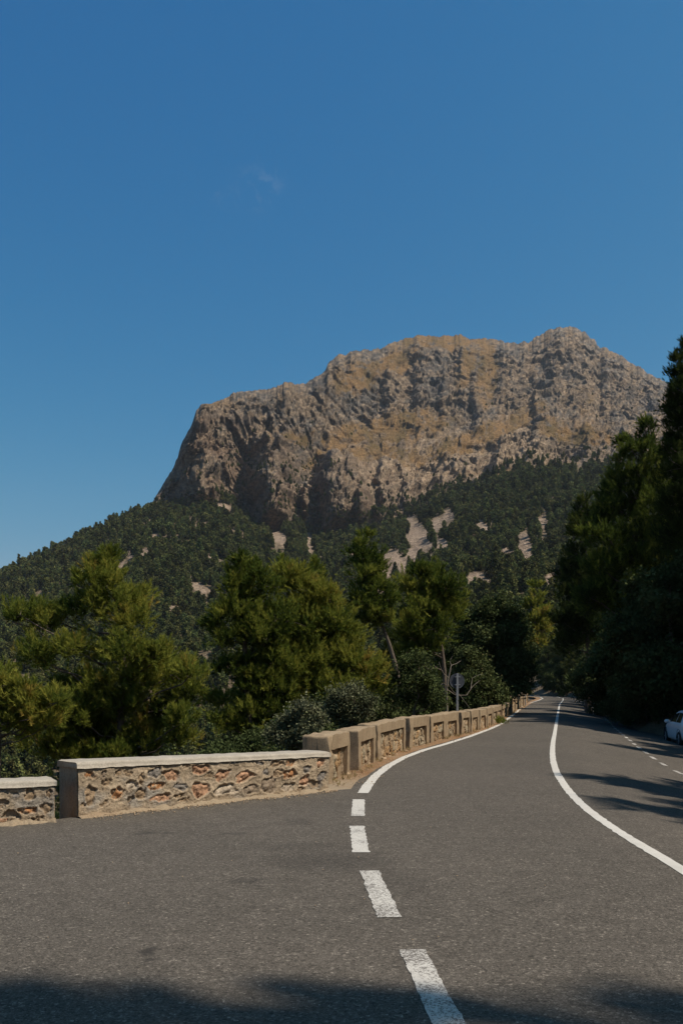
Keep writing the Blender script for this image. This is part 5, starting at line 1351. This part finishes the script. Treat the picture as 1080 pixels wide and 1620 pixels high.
# brush below the parapets and between the near pines
LBR = 'low evergreen bush in the dark thicket below the parapets'
for (px, d, sc) in [(15, 17, .8), (60, 16, .75), (92, 15.5, .6), (130, 17, .7), (175, 17.5, .65), (230, 18, .75), (285, 18.5, .8), (325, 19, .9), (365, 20, .9), (405, 21, .9), (430, 19, .6), (350, 24, 1.2), (310, 25, 1.2), (280, 29, 1.4), (330, 32, 1.5), (40, 26, 1.3), (-20, 24, 1.2), (90, 29, 1.4),
                    (430, 26, 1.2), (560, 27, 1.2), (600, 28, 1.2), (600, 34, 1.3), (640, 36, 1.3), (590, 24, .9), (690, 36, 1.2), (720, 40, 1.2), (770, 48, 1.2), (810, 62, 1.3), (828, 72, 1.4), (838, 90, 1.6), (700, 46, 1.5), (800, 75, 1.6), (845, 105, 1.6)]:
    x = off_wall(px, d, 1.5 * sc + 0.7)
    put('s', random.randrange(2), x, d, sc, LBR, 'bushes below the parapets', 'bush')
LMP = 'middle distance pine on the slope below the road, one of many'
for (px, d, sc) in [(620, 60, .75), (655, 66, .8), (690, 74, .85), (730, 80, .85), (770, 92, .9), (805, 100, .9), (835, 120, 1.0), (560, 62, .7), (860, 130, .9), (880, 150, 1.0), (600, 84, .9), (640, 95, .9), (700, 105, .95), (750, 118, 1.0), (800, 135, 1.0), (845, 150, 1.0), (870, 170, 1)]:
    x = off_wall(px, d, 2.9 * sc + 0.6)
    put('o' if (px // 5) % 3 == 0 else 'p', (px // 5) % 2, x, d, sc, LMP if (px // 5) % 3 else 'middle distance oak on the slope below the road, one of many', 'trees on the slope below the road', 'tree')
# a weed at the foot of the blocks
wr = np.random.default_rng(5); wp = at(789, 1146)
wp_P = np.stack([wr.normal(size=60) * 0.13, wr.normal(size=60) * 0.15, np.abs(wr.normal(size=60)) * 0.1], 1)
V, v = needles(wp_P, unit(wr.normal(size=(60, 3)) * 0.5 + np.array([0, 0, 1])), wr.uniform(.1, .24, 60), wr.uniform(.2, .6, 60), 12, 0.12, 0.018, wr)
wo = obj('weed', V, np.arange(len(V)).reshape(-1, 3), M_NEEDLE, attrs={'var': v}); wo.location = (wp[0] + 0.1, wp[1], 0.0)
tag(wo, 'green weed tuft growing from the verge between road line and blocks', 'weed')

# ---- trees of the wooded slope: the nearest as things, the far wood as one mass
random.seed(33)
def surf_z(u, y):
    if y < R0: return gz((u - HX) / F * y, y)
    return float(hill_z(np.array([float(u)]), np.array([(y - R0) / (RT - R0)]))[0])
cand = []
y = 95.0
while y < 330:
    du = 7.5 / y * F
    u = -60 + random.uniform(0, du)
    while u < 900:
        yy = y + random.uniform(-2.5, 2.5); uu_ = u + random.uniform(-.35, .35) * du
        x = (uu_ - HX) / F * yy
        if not (yy < 230 and float(nearest(np.array([[x, yy]]), WLS, WTS)[0][0]) > -6 ):
            cand.append((uu_, yy))
        u += du
    y += 7.0
near_wood = cand[:230]; rest_wood = cand[230:]
for n_, (u, yy) in enumerate(near_wood):
    x = (u - HX) / F * yy
    kind = 'n' if random.random() < 0.35 else 'm'
    i = random.randrange(2 if kind == 'n' else 3)
    r = put(kind, i, x, yy, random.uniform(0.75, 1.3), 'small looking pine in the woods on the valley slope beyond the parapets' if kind == 'm' else 'small looking oak in the woods on the valley slope beyond the parapets',
            'pines of the valley slope' if kind == 'm' else 'oaks of the valley slope', 'tree')
    r.location.z = surf_z(u, yy) - 0.1

def far_proto(name, H, R, seed, cone, n, k):
    rng = np.random.default_rng(seed)
    L = stock_lobes(H, R, rng, b0=0.1, n=n, cone=cone, tone=0.5, big=0.42)
    P, D, T, tw = lobe_points(L, rng, 1.5, 4, 0.5)
    V, v = leaves(P, np.clip(T, 0, 1), k, 0.38, 0.95, 0.6, rng)
    m = mesh_data(name, V, np.arange(len(V)).reshape(-1, 4), M_FAR, attrs={'var': v})
    return bpy.data.objects.new(name, m)
pc = bpy.data.collections.new('wood_kinds')
for i in range(5):
    pc.objects.link(far_proto('wood_tree', (8.5, 7.5, 6, 9.5, 6.5)[i], (2.5, 2.8, 3.1, 2.1, 2.6)[i], 300 + i, (1.2, 1.7, 2.4, 1.0, 2.0)[i], 15, 4))

def build_wood():
    rng = np.random.default_rng(77)
    N = 42000
    u = rng.uniform(-380, 1500, N); yy = np.sqrt(rng.uniform(300.0 ** 2, (RT + 12) ** 2, N))
    s = np.clip((yy - R0) / (RT - R0), 0, 1.0)
    z = hill_z(u, s)
    # the noise of ground height is shared with the mountain sheet
    v = HY - (z - EYE) / yy * F
    SC2 = [(a, b, c * 1.02, d_ * 1.02, e_) for a, b, c, d_, e_ in SCREE]
    wob = 0.45 * fbm(u / 12, v / 12, 3, 83)
    keep = np.maximum(blob(u, v, SC2, wob, 0.25), blob(u, v - 8, SC2, wob, 0.25)) < 0.35
    gap = fbm(u / 38, v / 30, 4, 84) + 0.55 * sstep(0.55, 1.0, s)
    keep &= (gap < 0.44) | (rng.random(N) < 0.25)
    dens = 0.80 + 0.2 * rng.random(N)
    keep &= rng.random(N) < dens
    P = np.stack([(u - HX) / F * yy, yy, z - 0.3], 1)[keep]
    S = (0.74 + 0.55 * s[keep]) * rng.uniform(0.6, 1.35, len(P)) * np.where(rng.random(len(P)) < 0.15, 1.25, 1.0) * (1 - 0.15 * s[keep])
    # the second rank right behind the individual trees
    if rest_wood:
        rw = np.array(rest_wood); rz_ = np.array([surf_z(a, b) for a, b in rest_wood])
        P = np.concatenate([P, np.stack([(rw[:, 0] - HX) / F * rw[:, 1], rw[:, 1], rz_ - 0.2], 1)]); S = np.concatenate([S, rng.uniform(0.8, 1.3, len(rw))])
    # bushes that hold on to ledges of the rock
    M = MT; nf, nr = M['nf'], M['nr']
    Pk = M['P'][nf:nf + nr].reshape(-1, 3); sl = M['nz'][nf:nf + nr].ravel(); uq = M['UU'][nf:nf + nr].ravel(); vq = M['V'][nf:nf + nr].ravel()
    ar = blob(uq, vq, [(840, 765, 90, 16, 0), (590, 805, 40, 24, 0), (560, 690, 12, 8, 0), (750, 775, 40, 10, 0), (640, 800, 60, 20, 0), (400, 745, 60, 20, 0), (480, 760, 40, 50, 0), (520, 740, 20, 14, 0), (330, 800, 60, 14, 0)], 0.6 * fbm(uq / 16, vq / 12, 3, 85), 0.6)
    tt = np.repeat(np.arange(nr) / nr, Pk.shape[0] // nr)
    pr = (0.0012 + 0.02 * ar + 0.05 * (tt < 0.12) * (fbm(uq / 20, vq / 14, 3, 86) > -0.1)) * sstep(0.12, 0.5, sl) * (tt < 0.75) * (uq > 180) * (uq < 1190)
    kb = rng.random(len(Pk)) < pr
    P = np.concatenate([P, Pk[kb] - np.array([0, 0, 0.2])]); S = np.concatenate([S, rng.uniform(0.25, 0.75, kb.sum()) * (1 + 0.7 * (tt[kb] < 0.07))])
    me = bpy.data.meshes.new('woodland'); me.vertices.add(len(P)); me.vertices.foreach_set('co', P.astype(np.float32).ravel())
    a = me.attributes.new('size', 'FLOAT', 'POINT'); a.data.foreach_set('value', S.astype(np.float32))
    a = me.attributes.new('turn', 'FLOAT_VECTOR', 'POINT'); tv = np.zeros((len(P), 3), np.float32); tv[:, 2] = rng.uniform(0, 6.28, len(P)); tv[:, :2] = rng.normal(size=(len(P), 2)) * 0.06
    a.data.foreach_set('vector', tv.ravel())
    o = link(bpy.data.objects.new('woodland', me)); tag(o, kind='stuff')
    ng = bpy.data.node_groups.new('woodland', 'GeometryNodeTree')
    ng.interface.new_socket('Geometry', in_out='INPUT', socket_type='NodeSocketGeometry'); ng.interface.new_socket('Geometry', in_out='OUTPUT', socket_type='NodeSocketGeometry')
    gi = ng.nodes.new('NodeGroupInput'); go = ng.nodes.new('NodeGroupOutput')
    ip = ng.nodes.new('GeometryNodeInstanceOnPoints'); ci = ng.nodes.new('GeometryNodeCollectionInfo')
    ci.inputs['Collection'].default_value = pc; ci.inputs['Separate Children'].default_value = True; ci.inputs['Reset Children'].default_value = True
    ip.inputs['Pick Instance'].default_value = True
    na = ng.nodes.new('GeometryNodeInputNamedAttribute'); na.data_type = 'FLOAT'; na.inputs['Name'].default_value = 'size'
    nb = ng.nodes.new('GeometryNodeInputNamedAttribute'); nb.data_type = 'FLOAT_VECTOR'; nb.inputs['Name'].default_value = 'turn'
    er = ng.nodes.new('FunctionNodeEulerToRotation')
    L = ng.links.new
    L(gi.outputs[0], ip.inputs['Points']); L(ci.outputs[0], ip.inputs['Instance']); L(na.outputs[0], ip.inputs['Scale'])
    L(nb.outputs[0], er.inputs[0]); L(er.outputs[0], ip.inputs['Rotation']); L(ip.outputs[0], go.inputs[0])
    md = o.modifiers.new('woodland', 'NODES'); md.node_group = ng
    print('woodland', len(P))
build_wood()
# ================================================================ grit and dry tufts along the parapets
def build_gravel():
    rng = np.random.default_rng(12); V = []; Fc = []; n0 = 0
    ico = np.array([(1, 0, 0), (-1, 0, 0), (0, 1, 0), (0, -1, 0), (0, 0, 1), (0, 0, -1)], float)
    fi = np.array([(0, 2, 4), (2, 1, 4), (1, 3, 4), (3, 0, 4), (2, 0, 5), (1, 2, 5), (3, 1, 5), (0, 3, 5)])
    T = np.gradient(WALL2, axis=0); T /= np.linalg.norm(T, axis=1)[:, None]; N = np.stack([T[:, 1], -T[:, 0]], 1)
    w1a, w1b = np.array(WB1[0]), np.array(WB1[1]); tw = (w1b - w1a) / np.linalg.norm(w1b - w1a); nw = np.array([tw[1], -tw[0]])
    for i in range(2320):
        if i < 1500:
            k = int(rng.random() ** 1.6 * 150); p = WALL2[k] + N[k] * abs(rng.normal()) * 0.28 + T[k] * rng.uniform(0, .25)
        elif i < 2200:
            p = w1a + (w1b - w1a) * rng.random() + nw * (0.04 + abs(rng.normal()) * 0.16)
        else:
            p = np.array([rng.uniform(-5, 2.5), rng.uniform(4.2, 13)])
        r = (0.004 + 0.012 * rng.random() ** 3) * (1 if i < 2200 else 0.5)
        z = float(-0.15 * max(0, 0)) + r * 0.3
        V.append(ico * np.array([r * rng.uniform(.7, 1.6), r * rng.uniform(.7, 1.3), r * rng.uniform(.5, .9)]) * rng.uniform(0.8, 1.2, (6, 1)) + np.array([p[0], p[1], z + (0.02 if i < 1500 else 0.012)])); Fc.append(fi + n0); n0 += 6
    tag(obj('gravel', np.concatenate(V), np.concatenate(Fc), M_STONE), kind='stuff')
    m = leaf_mat('dry_grass', [(0.0, (0.12, 0.10, 0.04)), (0.5, (0.30, 0.22, 0.10)), (1.0, (0.42, 0.33, 0.17))], 0.2)
    P = []
    for i in range(70):
        k = int(rng.random() ** 1.3 * 260); c = WALL2[k] + N[k] * rng.uniform(0.03, 0.22)
        for _ in range(4): P.append((c[0] + rng.normal() * 0.03, c[1] + rng.normal() * 0.05, 0.0))
    P = np.array(P); D = unit(rng.normal(size=P.shape) * 0.4 + np.array([0, 0, 1]))
    V, v = needles(P, D, rng.uniform(.03, .09, len(P)), rng.uniform(0, 1, len(P)), 9, 0.08, 0.007, rng)
    tag(obj('dry_grass', V, np.arange(len(V)).reshape(-1, 3), m, attrs={'var': v}), kind='stuff')
build_gravel()
# ================================================================ the air
def build_haze():
    bm = bmesh.new(); bmesh.ops.create_cube(bm, size=1)
    for v in bm.verts: v.co = Vector((v.co.x * 7400, v.co.y * 7400 + 1200, -82 if v.co.z < 0 else 1060))
    m = bpy.data.materials.new('air'); m.use_nodes = True; nt = m.node_tree
    nt.nodes.remove(nt.nodes['Principled BSDF'])
    pv = nt.nodes.new('ShaderNodeVolumePrincipled'); pv.inputs['Density'].default_value = 0.00004
    pv.inputs['Color'].default_value = (0.80, 0.88, 1.0, 1); pv.inputs['Anisotropy'].default_value = 0.2
    nt.links.new(pv.outputs[0], nt.nodes['Material Output'].inputs['Volume'])
    o = bm_obj('haze', bm, m); tag(o, kind='stuff')
build_haze()
